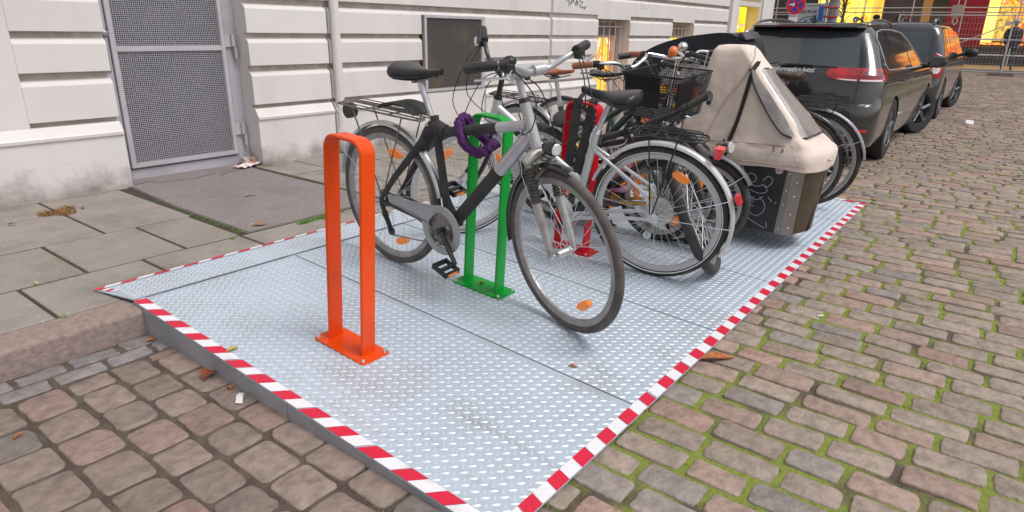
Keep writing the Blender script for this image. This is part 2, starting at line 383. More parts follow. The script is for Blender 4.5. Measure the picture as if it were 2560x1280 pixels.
def studs(mb, x0, x1, y0, y1, zf, pitch=.038):
    L, W, Hh = .0148, .0046, .0023; ny = int((y1-y0)/pitch); nx = int((x1-x0)/pitch)
    for kind in (0, 1):
        an = pi/4 if kind else -pi/4; ca, sa = cos(an), sin(an)
        for i in range(nx+1):
            for j in range(ny+1):
                cx = x0+.012+(i+(.5 if kind else 0))*pitch; cy = y0+.012+(j+(.5 if kind else 0))*pitch
                if cx > x1-.012 or cy > y1-.012: continue
                vs = []
                for u_, v_, h_ in ((-L, 0, 0), (-L*.45, W, 0), (L*.45, W, 0), (L, 0, 0), (L*.45, -W, 0), (-L*.45, -W, 0), (-L*.5, 0, Hh), (L*.5, 0, Hh)):
                    px, py = cx+u_*ca-v_*sa, cy+u_*sa+v_*ca; vs.append((px, py, zf(px, py)+h_-.0001))
                mb.add(vs, [(0, 6, 1), (1, 6, 7, 2), (2, 7, 3), (3, 7, 4), (4, 7, 6, 5), (5, 6, 0)], 1)
for i in range(6):
    a, b = seams[i]+.0035, seams[i+1]-.0035
    if i == 0: a = PX0
    p = MB(); p.prism([(YE, pz(YE)-.005), (YE, pz(YE)), (PY1, pz(PY1)), (PY1, pz(PY1)-.006)], a, b, 'x')
    studs(p, a+(.047 if i == 0 else 0), b-(.047 if i == 5 else 0), YE+.047, PY1, lambda X, Y: pz(Y))
    world_child(p.build('deck_panel', [M_plate, M_lens_b], smooth=30), plat)
def add_stains(m, scale, c, lo, hi, amt, stretch=(1, 1, 1), det=8):
    n = m.node_tree.nodes; L = m.node_tree.links; b = n['Principled BSDF']; src = b.inputs['Base Color'].links[0].from_socket
    geo = n.new('ShaderNodeNewGeometry'); mp = n.new('ShaderNodeMapping'); mp.inputs['Scale'].default_value = stretch; L.new(geo.outputs['Position'], mp.inputs[0])
    t = n.new('ShaderNodeTexNoise'); t.inputs['Scale'].default_value = scale; t.inputs['Detail'].default_value = det; t.inputs['Roughness'].default_value = .62; L.new(mp.outputs[0], t.inputs['Vector'])
    r = n.new('ShaderNodeMapRange'); r.inputs['From Min'].default_value = lo; r.inputs['From Max'].default_value = hi; r.inputs['To Max'].default_value = amt; L.new(t.outputs['Fac'], r.inputs['Value'])
    mx = n.new('ShaderNodeMix'); mx.data_type = 'RGBA'; L.new(r.outputs[0], mx.inputs['Factor']); L.new(src, mx.inputs['A']); mx.inputs['B'].default_value = (*c, 1); L.new(mx.outputs['Result'], b.inputs['Base Color'])
add_stains(M_plate, 2.6, (.33, .31, .29), .50, .76, .65); add_stains(M_plate, 60, (.18, .17, .16), .70, .74, .7, det=2); add_stains(M_plate, 9, (.30, .29, .28), .60, .72, .5, (1, .12, 1)); add_stains(M_plate, 7, (.28, .27, .26), .64, .70, .4, (.12, 1, 1))
add_stains(M_wall, 2.2, (.46, .41, .37), .54, .78, .45, (1, 1, .22)); add_stains(M_wall, 60, (.35, .31, .28), .71, .76, .4, det=3)
add_stains(M_slab, 2.5, (.17, .15, .12), .50, .72, .55); add_stains(M_slab, 70, (.55, .52, .48), .72, .74, .8, det=1)
add_stains(M_asph, 45, (.62, .58, .55), .70, .73, .8, det=1); add_stains(M_asph, 3, (.14, .12, .115), .5, .72, .5); add_stains(M_stone, 5, (.13, .115, .10), .52, .72, .5)
add_stains(M_tw, 14, (.45, .43, .42), .58, .72, .6); add_stains(M_tr, 14, (.35, .03, .04), .58, .72, .6)
for xs_ in seams[1:-1]:
    q = MB(); q.prism([(YE, pz(YE)-.009), (YE, pz(YE)-.0045), (PY1, pz(PY1)-.0045), (PY1, pz(PY1)-.009)], xs_-.0034, xs_+.0034, 'x'); world_child(q.build('seam_shade_strip', mat('seam_shade_black', (.004, .004, .006), .95), smooth=0), plat)  # black strip under each open seam, painting in its shade
q = MB(); q.bb(PX0+.01, PX1, PY1+.0005, PY1+.0115, pz(PY1)-.014, pz(PY1)-.006); world_child(q.build('seam_shade_strip', mat('seam_shade_black', (.004, .004, .006)), smooth=0), plat)  # likewise a black strip as painted shade along the hinge line
# flap lying on the footway
FZ0, FZ1 = pz(PY1)+.004, KT+.008; FY0, FY1 = PY1+.012, 3.115
fl = MB(); FX0 = 1.04; FXO = .992
def fz(y): return FZ0+(FZ1-FZ0)*(y-FY0)/(FY1-FY0)
fl.loft([[(FX0, FY0, FZ0-.005), (FX0, FY0, FZ0), (FXO, FY1, FZ1), (FXO, FY1, FZ1-.005)], [(PX1, FY0, FZ0-.005), (PX1, FY0, FZ0), (PX1, FY1, FZ1), (PX1, FY1, FZ1-.005)]])
studs(fl, 1.05, PX1, FY0, FY1-.026, lambda X, Y: fz(Y), .034)
world_child(fl.build('hinged_flap', [M_plate, M_lens_b], smooth=30), plat)
for xx in (1.045, 1.8, 2.6, 3.4, 4.2, 5.0):
    hg = MB(); hg.cyl((xx, PY1+.003, pz(PY1)-.006), (xx+.12, PY1+.003, pz(PY1)-.006), .006, n=8)
    world_child(hg.build('hinge', M_skirt), plat)
for (a, b) in ((PY1-.002, 1.735), (1.731, YE)):    # side skirt, two pieces
    s_ = MB(); s_.prism([(a, -.005), (a, pz(a)-.006), (b, pz(b)-.006), (b, -.005)], PX0+.002, PX0+.006, 'x')
    world_child(s_.build('side_skirt', M_skirt, smooth=0), plat)
s_ = MB(); s_.prism([(PY1-.002, -.005), (PY1-.002, pz(PY1)-.006), (YE, pz(YE)-.006), (YE, -.005)], PX1-.006, PX1-.002, 'x'); world_child(s_.build('side_skirt', M_skirt, smooth=0), plat)
pw = MB(); pw.prism([(2.80, .118), (2.812, .118), (2.73, .02), (2.715, .02)], PX0, PX0+.004, 'x')
def tape_strip(p0, p1, wv, n0, red_first, shear, zf, n, curl=0):
    """strip from p0 to p1, width vector wv; n = stripe pitch"""
    mb = MB(); p0, p1, wv = Vector(p0), Vector(p1), Vector(wv); L = (p1-p0).length; d = (p1-p0)/L; h = n/2; s = 0; k = 0
    def q(t, u): t = max(0, min(L, t)); a = p0+d*t+wv*u; return (a.x, a.y, zf(a.x, a.y)+.0022)
    t = -abs(shear)-n; k = 0
    while t < L+abs(shear):
        jt = random.uniform(-.005, .005)
        a, b = t, t+h; h = n/2+jt
        vs = [q(a, 0), q(b, 0), q(b+shear, 1), q(a+shear, 1)]
        if Vector(vs[0]) != Vector(vs[1]) or Vector(vs[2]) != Vector(vs[3]): mb.add(vs, [(0, 1, 2, 3)], 1 if (k % 2 == 0) == red_first else 0)
        t += h; k += 1
    return mb
for args in (((PX0, PY1, 0), (PX0, YE, 0), (.048, 0, 0), 0, True, .040, lambda X, Y: pz(Y), .148),
             ((PX0+.05, YE, 0), (PX1, YE, 0), (0, .047, 0), 0, False, .016, lambda X, Y: pz(Y), .144),
             ((PX1-.046, YE+.05, 0), (PX1-.046, PY1, 0), (.046, 0, 0), 0, False, -.03, lambda X, Y: pz(Y), .148),
             ((FXO, FY1, 0), (PX1, FY1, 0), (0, -.025, 0), 0, True, -.02, lambda X, Y: fz(Y), .142),
             ((1.03, FY1-.03, 0), (1.06, FY1-.11, 0), (-.032, .004, 0), 0, True, .01, lambda X, Y: fz(Y), .05)):
    world_child(tape_strip(*args).build('hazard_tape', [M_tw, M_tr], smooth=0, fixn=False), plat)

# ------------------------------------------------------------ bicycle stands
def stand(cx, cy, color, cname, label, lean=(0, 0)):
    m = mat(cname+'_powder_coat', color, .35, coat=.08, spec=.3, noise=(4, tuple(c*.9 for c in color), .4, .7))
    zv = Vector((lean[0], -sin(TH)+lean[1], cos(TH))).normalized(); xv = Vector((0, cos(TH), sin(TH))).cross(zv).normalized(); yv = zv.cross(xv)
    M = Matrix(((xv.x, yv.x, zv.x, cx), (xv.y, yv.y, zv.y, cy), (xv.z, yv.z, zv.z, pz(cy)+.0008), (0, 0, 0, 1)))
    t = thing('bicycle_stand', label, 'bicycle stand', M, 'bicycle stands on the deck')
    Hh, W, R, th, wd = .822, .205, .055, .013, .066
    path = [(-W/2, .006)]+[(-W/2+R-R*cos(a), Hh-R+R*sin(a)) for a in [i*pi/16 for i in range(9)]]+[(W/2-R+R*sin(a), Hh-R+R*cos(a)) for a in [i*pi/16 for i in range(9)]]+[(W/2, .006)]
    def nrm(i):
        a = path[max(0, i-1)]; b = path[min(len(path)-1, i+1)]; dx, dz = b[0]-a[0], b[1]-a[1]; l = hypot(dx, dz); return (dz/l, -dx/l)
    add_stains(m, 26, tuple(c*.35+.03 for c in color), .66, .72, .55, det=3); add_stains(m, 4, tuple(c*.6+.02 for c in color), .55, .75, .5)
    hp = MB(); rings = []
    for i, (yy, zz) in enumerate(path):
        nx, nz = nrm(i); c = .004
        sec = [(-wd/2, c), (-wd/2+c, 0), (wd/2-c, 0), (wd/2, c), (wd/2, th-c), (wd/2-c, th), (-wd/2+c, th), (-wd/2, th-c)]
        rings.append([(sx, yy+nx*s_, zz+nz*s_) for sx, s_ in sec])
    hp.loft(rings); hp.build('hoop', m, t, smooth=35)
    bp_ = MB(); r = .018; hx, hy = .068, .150; poly = []
    for (qx, qy, a0) in ((hx-r, hy-r, 0), (-hx+r, hy-r, pi/2), (-hx+r, -hy+r, pi), (hx-r, -hy+r, 3*pi/2)):
        for k in range(4): a = a0+k*pi/6; poly.append((qx+r*cos(a), qy+r*sin(a)))
    bp_.prism(poly, .0005, .0065); bp_.build('base_plate', m, t, bevel=.001)
    for sx in (-1, 1):
        for sy in (-1, 1):
            b = MB(); c = (sx*.052, sy*.132)
            b.cyl((c[0], c[1], .0066), (c[0], c[1], .0085), .0105, n=16); b.cyl((c[0], c[1], .0085), (c[0], c[1], .0155), .0075, n=6)
            b.ball((c[0], c[1], .0155), (.005, .005, .003), 8, 4); b.build('bolt', M_chrome, t)
    return t
stand(1.425, 1.873, (.80, .072, .002), 'orange', 'orange powder coated bicycle stand with nothing leaning on it', lean=(.008, -.014))
stand(2.225, 1.878, (.002, .33, .035), 'green', 'green bicycle stand behind the front black and silver bicycle')
stand(3.0, 1.88, (.62, .006, .018), 'red', 'red bicycle stand between the silver bicycle and the crowd of bikes')

# ------------------------------------------------------------ house facade
house = thing('townhouse', 'white rendered townhouse ground floor with deep horizontal grooves', 'building', Matrix.Translation((2, 5.1, 0)))
bpy.context.view_layer.update()
YF = 5.085
def prof(grooved=True, ledge=True, base=True, z0=.05, z1=13.0, yf=YF):
    P = []
    z = z0
    if ledge and z0 < .49: P += [(yf-.028, z0), (yf-.028, .488), (yf-.040, .492), (yf-.042, .512), (yf-.030, .520), (yf, .572), (yf+.005, .578)]
    elif z0 < .49: P += [(yf-.012 if base else yf, z0)]
    else: P += [(yf, z0)]
    if grooved:
        for a, b, d in ((.583, .612, .045), (.882, .925, .05), (1.146, 1.182, .045), (1.41, 1.458, .05), (1.70, 1.745, .05), (2.05, 2.1, .05), (2.4, 2.45, .05), (2.75, 2.8, .05), (3.1, 3.16, .05)):
            if a < z0+.03 or b > z1-.01: continue
            if a > .6: P += [(yf, a-.040), (yf+.012, a-.018), (yf+d, a)]
            else: P += [(yf+d, a)]
            P += [(yf+d, b), (yf+.003, b+.001), (yf, b+.004)]
    P += [(yf, z1)]
    return P
def wall_seg(mb, x0, x1, back=.45, **k):
    P = prof(**k); yb = YF+back; n = len(P)
    vs = [(x0, a, b) for a, b in P]+[(x0, yb, P[-1][1]), (x0, yb, P[0][1])]; m_ = len(vs)
    vs += [(x1, p[1], p[2]) for p in vs]
    for i in range(m_):
        j = (i+1) % m_
        a, b = vs[i], vs[j]
        g_ = i < n-1 and (a[1] > YF+.035 and b[1] > YF+.035)
        mb.add([vs[i], vs[j], vs[m_+j], vs[m_+i]], [(0, 1, 2, 3)], 1 if g_ else 0)
    mb.add(vs[:m_], [tuple(range(m_))]); mb.add(vs[m_:], [tuple(range(m_-1, -1, -1))])
wm = MB()
wall_seg(wm, -3.2, 1.455, grooved=False)
wall_seg(wm, 1.455, 2.0)
wall_seg(wm, 3.065, 3.845)
wall_seg(wm, 3.845, 3.875, grooved=False, ledge=False, yf=YF+.09, back=.45)
wall_seg(wm, 3.875, 5.04, yf=YF+.012)
wall_seg(wm, 5.04, 6.05, grooved=False, ledge=False, z1=.585, yf=YF+.012)
wall_seg(wm, 5.04, 6.05, z0=1.375, yf=YF+.012)
wall_seg(wm, 6.05, 7.38, yf=YF+.012)
wall_seg(wm, 7.38, 8.53, yf=YF-.02)
wall_seg(wm, 8.53, 9.52, z0=1.41, yf=YF); wall_seg(wm, 8.53, 9.52, grooved=False, z1=.30, ledge=False)
wall_seg(wm, 9.52, 11.05); wall_seg(wm, 11.05, 11.95, z0=1.41); wall_seg(wm, 11.05, 11.95, grooved=False, z1=.30, ledge=False)
wall_seg(wm, 11.95, 13.62)
wall_seg(wm, 13.62, 14.0, grooved=False, ledge=False, yf=YF-.05)
wall_seg(wm, 14.0, 15.55, grooved=False, ledge=False, z1=.45); wall_seg(wm, 14.0, 15.55, grooved=False, ledge=False, z0=2.75)
wall_seg(wm, 15.55, 16.3, grooved=False, ledge=False, yf=YF-.02)
wall_seg(wm, 2.0, 3.065, grooved=False, ledge=False, z0=2.35)
wm.bb(-3.2, 16.3, 5.54, 12, .0, 13)
for a, b in ((1.999, 2.0), (3.065, 3.066)): pass
world_child(wm.build('facade', [M_wall, M_groove], smooth=25, fixn=False), house)
# upper string course
dp = MB(); dp.cyl((3.925, 5.07, .3), (3.925, 5.07, 8), .042, n=20); dp.cyl((3.925, 5.07, .12), (3.925, 5.07, .36), .048, n=20)
dp.bb(3.868, 3.984, 5.05, 5.12, .3, .33)
world_child(dp.build('downpipe', M_wall), house)
# gate door
door = world_child(empty('door'), house); DY = 5.255
f = MB(); f.bb(2.0, 2.085, DY, DY+.05, .11, 2.35); f.bb(2.965, 3.065, DY, DY+.05, .11, 2.35); f.bb(2.085, 2.965, DY+.004, DY+.05, .11, .185)
world_child(f.build('door_frame', M_frame, bevel=.003), door)
lf = MB(); l0, l1 = 2.09, 2.955; y0, y1 = DY-.018, DY+.012
lf.bb(l0, l0+.035, y0, y1, .20, 2.3); lf.bb(l1-.035, l1, y0, y1, .20, 2.3)
for z0, z1 in ((.20, .235), (1.045, 1.085), (1.95, 1.99)): lf.bb(l0+.035, l1-.035, y0+.001, y1-.001, z0, z1)
world_child(lf.build('door_leaf', mat('light_grey_steel', (.50, .48, .50), .4, noise=(6, (.44, .42, .45), .4, .7)), bevel=.003), door)
ms = MB(); p = .0142; y = DY-.004
x = l0+.042
while x < l1-.036: ms.bb(x, x+.0027, y, y+.002, .236, 1.95); x += p
z = .24
while z < 1.95: ms.bb(l0+.034, l1-.034, y-.002, y-.0003, z, z+.0027); z += p
world_child(ms.build('wire_mesh', M_wire, smooth=0), door)
bk = MB(); bk.bb(2.0, 3.065, DY+.11, DY+.13, .1, 2.35); world_child(bk.build('backing', mat('violet_dark', (.055, .045, .075), .7, noise=(9, (.09, .075, .11), .4, .6)), smooth=0), door)
kn = MB(); kn.cyl((2.045, DY, 1.17), (2.045, DY-.035, 1.17), .012); kn.ball((2.045, DY-.055, 1.17), (.030, .024, .030), 16, 10); kn.box((2.055, DY-.004, .99), (.03, .008, .16)); kn.cyl((2.057, DY-.008, .97), (2.057, DY-.014, .97), .012)
world_child(kn.build('door_knob', mat('grey_steel_knob', (.30, .30, .33), .35, .4)), door)
for zz in (1.07, .36):
    hn = MB(); hn.cyl((3.03, DY-.03, zz), (3.03, DY-.03, zz-.09), .014); hn.cyl((3.015, DY-.03, zz+.10), (3.015, DY-.03, zz+.005), .014); hn.box((2.985, DY-.012, zz+.05), (.06, .008, .10))
    world_child(hn.build('door_hinge', mat('light_grey_steel', (.5, .48, .5)), bevel=.001), door)
# vent with wire mesh
vent = world_child(empty('vent_grille'), house)
f = MB(); VY = YF+.002
f.bb(5.075, 6.045, VY, VY+.04, 1.345, 1.375); f.bb(5.075, 6.045, VY, VY+.04, .595, .625); f.bb(5.075, 5.11, VY+.001, VY+.04, .625, 1.345); f.bb(5.99, 6.045, VY+.001, VY+.04, .625, 1.345)
world_child(f.build('vent_frame', mat('light_grey_steel', (.5, .48, .5)), bevel=.002), vent)
ms = MB(); x = 5.112; p = .0145
while x < 5.99: ms.bb(x, x+.0024, VY+.016, VY+.018, .625, 1.345); x += p
z = .63
while z < 1.345: ms.bb(5.11, 5.99, VY+.013, VY+.0155, z, z+.0024); z += p
world_child(ms.build('wire_mesh', mat('vent_wire', (.26, .25, .25), .5, .3), smooth=0), vent)
bk = MB(); bk.bb(5.06, 6.05, VY+.07, VY+.09, .59, 1.38); world_child(bk.build('backing', mat('rusty_dark', (.05, .036, .018), .8, noise=(4, (.17, .09, .015), .45, .62)), smooth=0), vent)
# lit basement windows
def lit(name, stops, s=1., scale=3., seed=0.):
    m = bpy.data.materials.new(name); m.use_nodes = True; n = m.node_tree.nodes; L = m.node_tree.links; b = n['Principled BSDF']
    tc = n.new('ShaderNodeTexCoord'); mp = n.new('ShaderNodeMapping'); mp.inputs['Location'].default_value = (seed, seed, seed); mp.inputs['Scale'].default_value = (1, 1, .6)
    t = n.new('ShaderNodeTexNoise'); t.inputs['Scale'].default_value = scale; t.inputs['Detail'].default_value = 3; t.inputs['Distortion'].default_value = 1.2
    cr_ = n.new('ShaderNodeValToRGB'); e = cr_.color_ramp.elements
    while len(e) < len(stops): e.new(.5)
    for i, (p_, c_) in enumerate(stops): e[i].position = p_; e[i].color = (*c_, 1)
    L.new(tc.outputs['Object'], mp.inputs[0]); L.new(mp.outputs[0], t.inputs['Vector']); L.new(t.outputs['Fac'], cr_.inputs[0]); L.new(cr_.outputs[0], b.inputs['Emission Color'])
    b.inputs['Emission Strength'].default_value = s; b.inputs['Base Color'].default_value = (.1, .06, .02, 1); b.inputs['Roughness'].default_value = .15
    return m
M_lit1 = lit('lit_room_orange', [(.3, (.9, .35, .02)), (.45, (1, .62, .05)), (.55, (.85, .12, .03)), (.66, (1, .85, .45)), (.75, (.6, .2, .02))], 1.15, 5)
M_lit2 = lit('lit_room_yellow', [(.3, (.95, .55, .01)), (.5, (1, .80, .04)), (.7, (1, .65, .02))], 1.28, 2.2, 3)
def bar_window(x0, x1, top, m, ztr):
    wn = world_child(empty('window'), house); wy = YF+.20
    f = MB(); f.bb(x0, x1, wy-.01, wy+.03, ztr-.03, ztr); f.bb(x0, x0+.05, wy, wy+.04, .3, top); f.bb(x1-.05, x1, wy, wy+.04, .3, top); f.bb(x0, x1, wy-.001, wy+.039, top-.05, top); f.bb(x1-.16, x1-.10, wy-.005, wy+.035, .3, ztr)
    world_child(f.build('frame', mat('window_frame_paint', (.55, .47, .45), .5), bevel=.003), wn)
    g_ = MB(); g_.bb(x0+.05, x1-.16, wy+.05, wy+.06, .3, ztr-.03); world_child(g_.build('pane', m, smooth=0), wn)
    g_ = MB(); g_.bb(x0+.05, x1-.05, wy+.05, wy+.06, ztr, top-.05); world_child(g_.build('pane', mat('dim_pane', (.28, .25, .25), .3), smooth=0), wn)
    b_ = MB(); n = 6
    for k in range(n): xx = x0+.06+(x1-x0-.12)*k/(n-1); b_.cyl((xx, wy-.07, .3), (xx, wy-.07, top-.02), .010, n=8)
    b_.cyl((x0, wy-.07, top-.10), (x1, wy-.07, top-.10), .010, n=8)
    world_child(b_.build('window_bar', mat('pale_bar_paint', (.60, .52, .50), .5)), wn)
bar_window(8.53, 9.52, 1.41, M_lit1, 1.18); bar_window(11.05, 11.95, 1.41, M_lit2, 1.18)
# corner shop window of the same house
sw = world_child(empty('shop_window'), house)
f = MB(); f.bb(14.0, 14.07, YF+.01, YF+.07, .45, 2.75); f.bb(15.46, 15.55, YF+.01, YF+.07, .45, 2.75); f.bb(14.07, 15.46, YF+.012, YF+.068, 1.79, 1.88); f.bb(14.07, 15.46, YF+.012, YF+.068, .45, .53)
world_child(f.build('frame', mat('white_frame', (.68, .65, .64), .45), bevel=.004), sw)
g_ = MB(); g_.bb(14.07, 15.46, YF+.035, YF+.04, 1.88, 2.75); world_child(g_.build('pane', mat('brown_blind', (.42, .33, .20), .5), smooth=0), sw)
g_ = MB(); g_.bb(14.07, 15.46, YF+.30, YF+.31, .53, 1.79); world_child(g_.build('display_back', lit('lit_shop_yellow', [(.32, (.9, .36, .01)), (.46, (1, .60, .01)), (.62, (1, .80, .03))], 1.28, 1.6, 7), smooth=0), sw)
for xx in (14.35, 14.72):
    g_ = MB(); g_.ball((xx, YF+.22, 1.37), (.07, .03, .035), 10, 6)
    world_child(g_.build('display_lamp', mat('lamp_glow', (1, .9, .6), emit=((1, .85, .55), 3.))), sw)
for a, b, c, d in ((14.32, 14.62, 1.50, 1.58), (15.0, 15.25, 1.38, 1.45)):
    g_ = MB(); g_.bb(a, b, YF+.25, YF+.255, c, d)
    world_child(g_.build('display_card', mat('card_peach', (.8, .4, .3), emit=((1, .42, .25), .6))), sw)
pst = MB()                                          # scrawled tags on the render (ink, a hair proud of the wall)
def stroke(mb, pts, r, y): mb.tube([(a, y, b) for a, b in pts], r, 5, flat=.35)
for q in ([(7.66, 1.60), (7.70, 1.64), (7.76, 1.58), (7.72, 1.56)], [(7.78, 1.57), (7.80, 1.65), (7.86, 1.61), (7.79, 1.60)], [(7.88, 1.58), (7.92, 1.63), (7.96, 1.58), (7.89, 1.57), (7.94, 1.62)], [(7.98, 1.63), (8.08, 1.61), (7.99, 1.56), (8.12, 1.54), (8.17, 1.57), (8.12, 1.52)]): stroke(pst, q, .007, YF-.0215)
world_child(pst.build('graffiti_tag', M_black), house)
pst = MB()
for q in ([(9.78, 1.66), (9.84, 1.67), (9.80, 1.60), (9.86, 1.585)], [(9.88, 1.66), (9.90, 1.58), (9.95, 1.60)], [(9.97, 1.65), (9.99, 1.57), (10.03, 1.60)], [(10.07, 1.66), (10.06, 1.56)]): stroke(pst, q, .003, YF-.001)
world_child(pst.build('graffiti_tag', mat('faint_pencil', (.42, .40, .40), .8)), house)

# ------------------------------------------------------------ bicycles
def V(*a): return Vector(a)
def bike_matrix(x, y, head, lean, zf=pz):
    d = V(cos(head), sin(head), (tan(TH)*sin(head) if zf is pz else 0)).normalized(); l = V(0, 0, 1).cross(d).normalized(); u = d.cross(l)
    l2 = l*cos(lean)-u*sin(lean); u2 = u*cos(lean)+l*sin(lean)
    return Matrix(((d.x, l2.x, u2.x, x), (d.y, l2.y, u2.y, y), (d.z, l2.z, u2.z, zf(y)), (0, 0, 0, 1)))
def wheel(parent, name, c, R, T=None, tyre=None, tw=.019, reflect=1, dynamo=False, disc=None, phase=0., spokes=32, line=False, rim=None, rack=False):
    c = V(*c); w_ = MB(T); w_.ring(R-tw, tw, 72, 12, c); o = w_.build('tyre_tread_dummy', tyre or M_rubber, smooth=60)
    wh = o; wh.name = name; wh.parent = parent
    if line:
        for sy in (-1, 1):
            q = MB(T); r0 = R-tw*1.55; q.lathe([(r0, sy*tw*.90), (r0+.0045, sy*tw*.99), (r0+.0045, sy*tw*1.03), (r0, sy*tw*.94)], 72, 'y', c); q.build('reflective_band', mat('reflective_band', (.78, .78, .76), .35), wh)
    rm = MB(T); r1, r2, hw_ = R-tw*1.85, R-tw*1.85-.026, .0115
    rm.lathe([(r1+.004, -hw_), (r1-.012, -hw_), (r2, -hw_*.45), (r2, hw_*.45), (r1-.012, hw_), (r1+.004, hw_)], 72, 'y', c)
    rm.build('rim', rim or M_rim, wh, smooth=40)
    hb = MB(T); hr = .034 if dynamo else .017
    hb.lathe([(.006, -.055), (.006, -.036), (hr*1.25, -.034), (hr*1.25, -.030), (hr, -.026), (hr, .026), (hr*1.25, .030), (hr*1.25, .034), (.006, .036), (.006, .055)], 20, 'y', c, loop=False)
    hb.cyl(c+V(0, -.066, 0), c+V(0, -.052, 0), .011, n=6); hb.cyl(c+V(0, .052, 0), c+V(0, .066, 0), .011, n=6)
    hb.build('hub', M_alu, wh)
    sp = MB(T)
    for k in range(spokes):
        sd_ = 1 if k % 2 else -1; a = 2*pi*k/spokes+phase; cr_ = (1 if (k//2) % 2 else -1)*1.15
        h0 = c+V(cos(a+cr_)*hr*1.15, sd_*.032, sin(a+cr_)*hr*1.15); h1 = c+V(cos(a)*(r2+.001), sd_*.002, sin(a)*(r2+.001))
        sp.tube([h0, h1], .00125, 4, cap=False)
        sp.tube([h1, h0+(h1-h0)*.955], .0021, 4, cap=False)
    sp.build('spokes', M_spoke, wh, smooth=60)
    if reflect:
        for a in (reflect if isinstance(reflect, (tuple, list)) else (reflect, reflect+pi)):
            q = MB(T); m_ = c+V(cos(a)*R*.66, .006, sin(a)*R*.66)
            t_ = V(-sin(a), 0, cos(a)); n_ = V(cos(a), 0, sin(a)); poly = [m_+t_*cos(g)*.046+n_*sin(g)*.019 for g in [2*pi*i/18 for i in range(18)]]
            q.loft([[p+V(0, -.017, 0) for p in poly], [p+V(0, .007, 0) for p in poly]]); q.build('spoke_reflector', M_orange_refl, wh, bevel=.002)
    return wh
def fender(parent, name, c, R, a0, a1, m, T=None, stays=(), wd=.024, side_m=None, lift=.016, stay_m=None):
    c = V(*c); q = MB(T); K = 30; rings = []
    prof_ = [(0, -wd), (.009, -wd*.86), (.015, -wd*.4), (.016, 0), (.015, wd*.4), (.009, wd*.86), (0, wd)]
    prof_ = prof_+[(a-.0022, b*.94) for a, b in reversed(prof_)]
    for i in range(K+1):
        a = a0+(a1-a0)*i/K; rings.append([c+V(cos(a)*(R+lift-.006+h), b, sin(a)*(R+lift-.006+h)) for h, b in prof_])
    q.loft(rings); o = q.build(name, m, parent, smooth=50)
    for a in stays:
        for sy in (-1, 1):
            s_ = MB(T); e = c+V(cos(a)*(R+lift+.002), sy*wd*1.02, sin(a)*(R+lift+.002)); s_.tube([c+V(0, sy*.058, 0), c+(e-c)*.85+V(0, sy*.012, 0), e], .0022, 6)
            s_.build('fender_stay', stay_m or M_chrome, o)
    return o
def saddle(parent, c, m, wide=.085, ln=.26, tilt=0., name='saddle', springs=False, thick=.055):
    """c = clamp point; x forward"""
    cx, cy, cz = c; q = MB(Matrix.Translation(c) @ Matrix.Rotation(tilt, 4, 'Y')); rings = []
    K = 15
    for i in range(K+1):
        t = i/K; xx = -ln*.50+ln*t
        wdt = wide*(1-.02*t) if t < .25 else wide*(.20+.80*(.5+.5*cos(pi*min(1, (t-.25)/.48)))) if t < .73 else wide*.20
        if t < .12: wdt *= sqrt(max(.05, 1-((.12-t)/.12)**2*.75))
        if t > .93: wdt *= .75
        top = .052+.012*(1-t)**2*(1 if t > .1 else .8)-.012*sin(pi*t)+.006*max(0, t-.6)
        hh = thick*(1-.68*t**.8)*(1-.45*max(0, (.12-t)/.12)**2)
        ring = []
        for k in range(14):
            a = 2*pi*k/14; ca, sa = cos(a), sin(a)
            py = wdt*(abs(ca)**.75)*(1 if ca > 0 else -1); pz_ = top+(sa*.5-.5)*hh if sa >= 0 else top-hh*.5+sa*hh*.5
            if sa >= 0: pz_ = top-hh*.5+hh*.5*(sa**.7)
            ring.append((xx, py, pz_))
        rings.append(ring)
    q.loft(rings); o = q.build(name, m, parent, smooth=70)
    r_ = MB(Matrix.Translation(c) @ Matrix.Rotation(tilt, 4, 'Y'))
    for sy in (-1, 1): r_.tube([(-ln*.36, sy*.038, .018), (-ln*.2, sy*.024, -.004), (ln*.12, sy*.022, -.004), (ln*.40, sy*.010, .018)], .0038, 6)
    r_.cyl((-.01, -.032, -.008), (-.01, .032, -.008), .011)
    r_.build('saddle_rails', M_steel, o)
    if springs:
        for sy in (-1, 1):
            s_ = MB(Matrix.Translation(c)); s_.tube([(-ln*.36+.013*cos(a), sy*wide*.6+.013*sin(a), -.045+a*.0031) for a in [k*.7 for k in range(30)]], .003, 5)
            s_.build('saddle_spring', M_black, o)
    return o
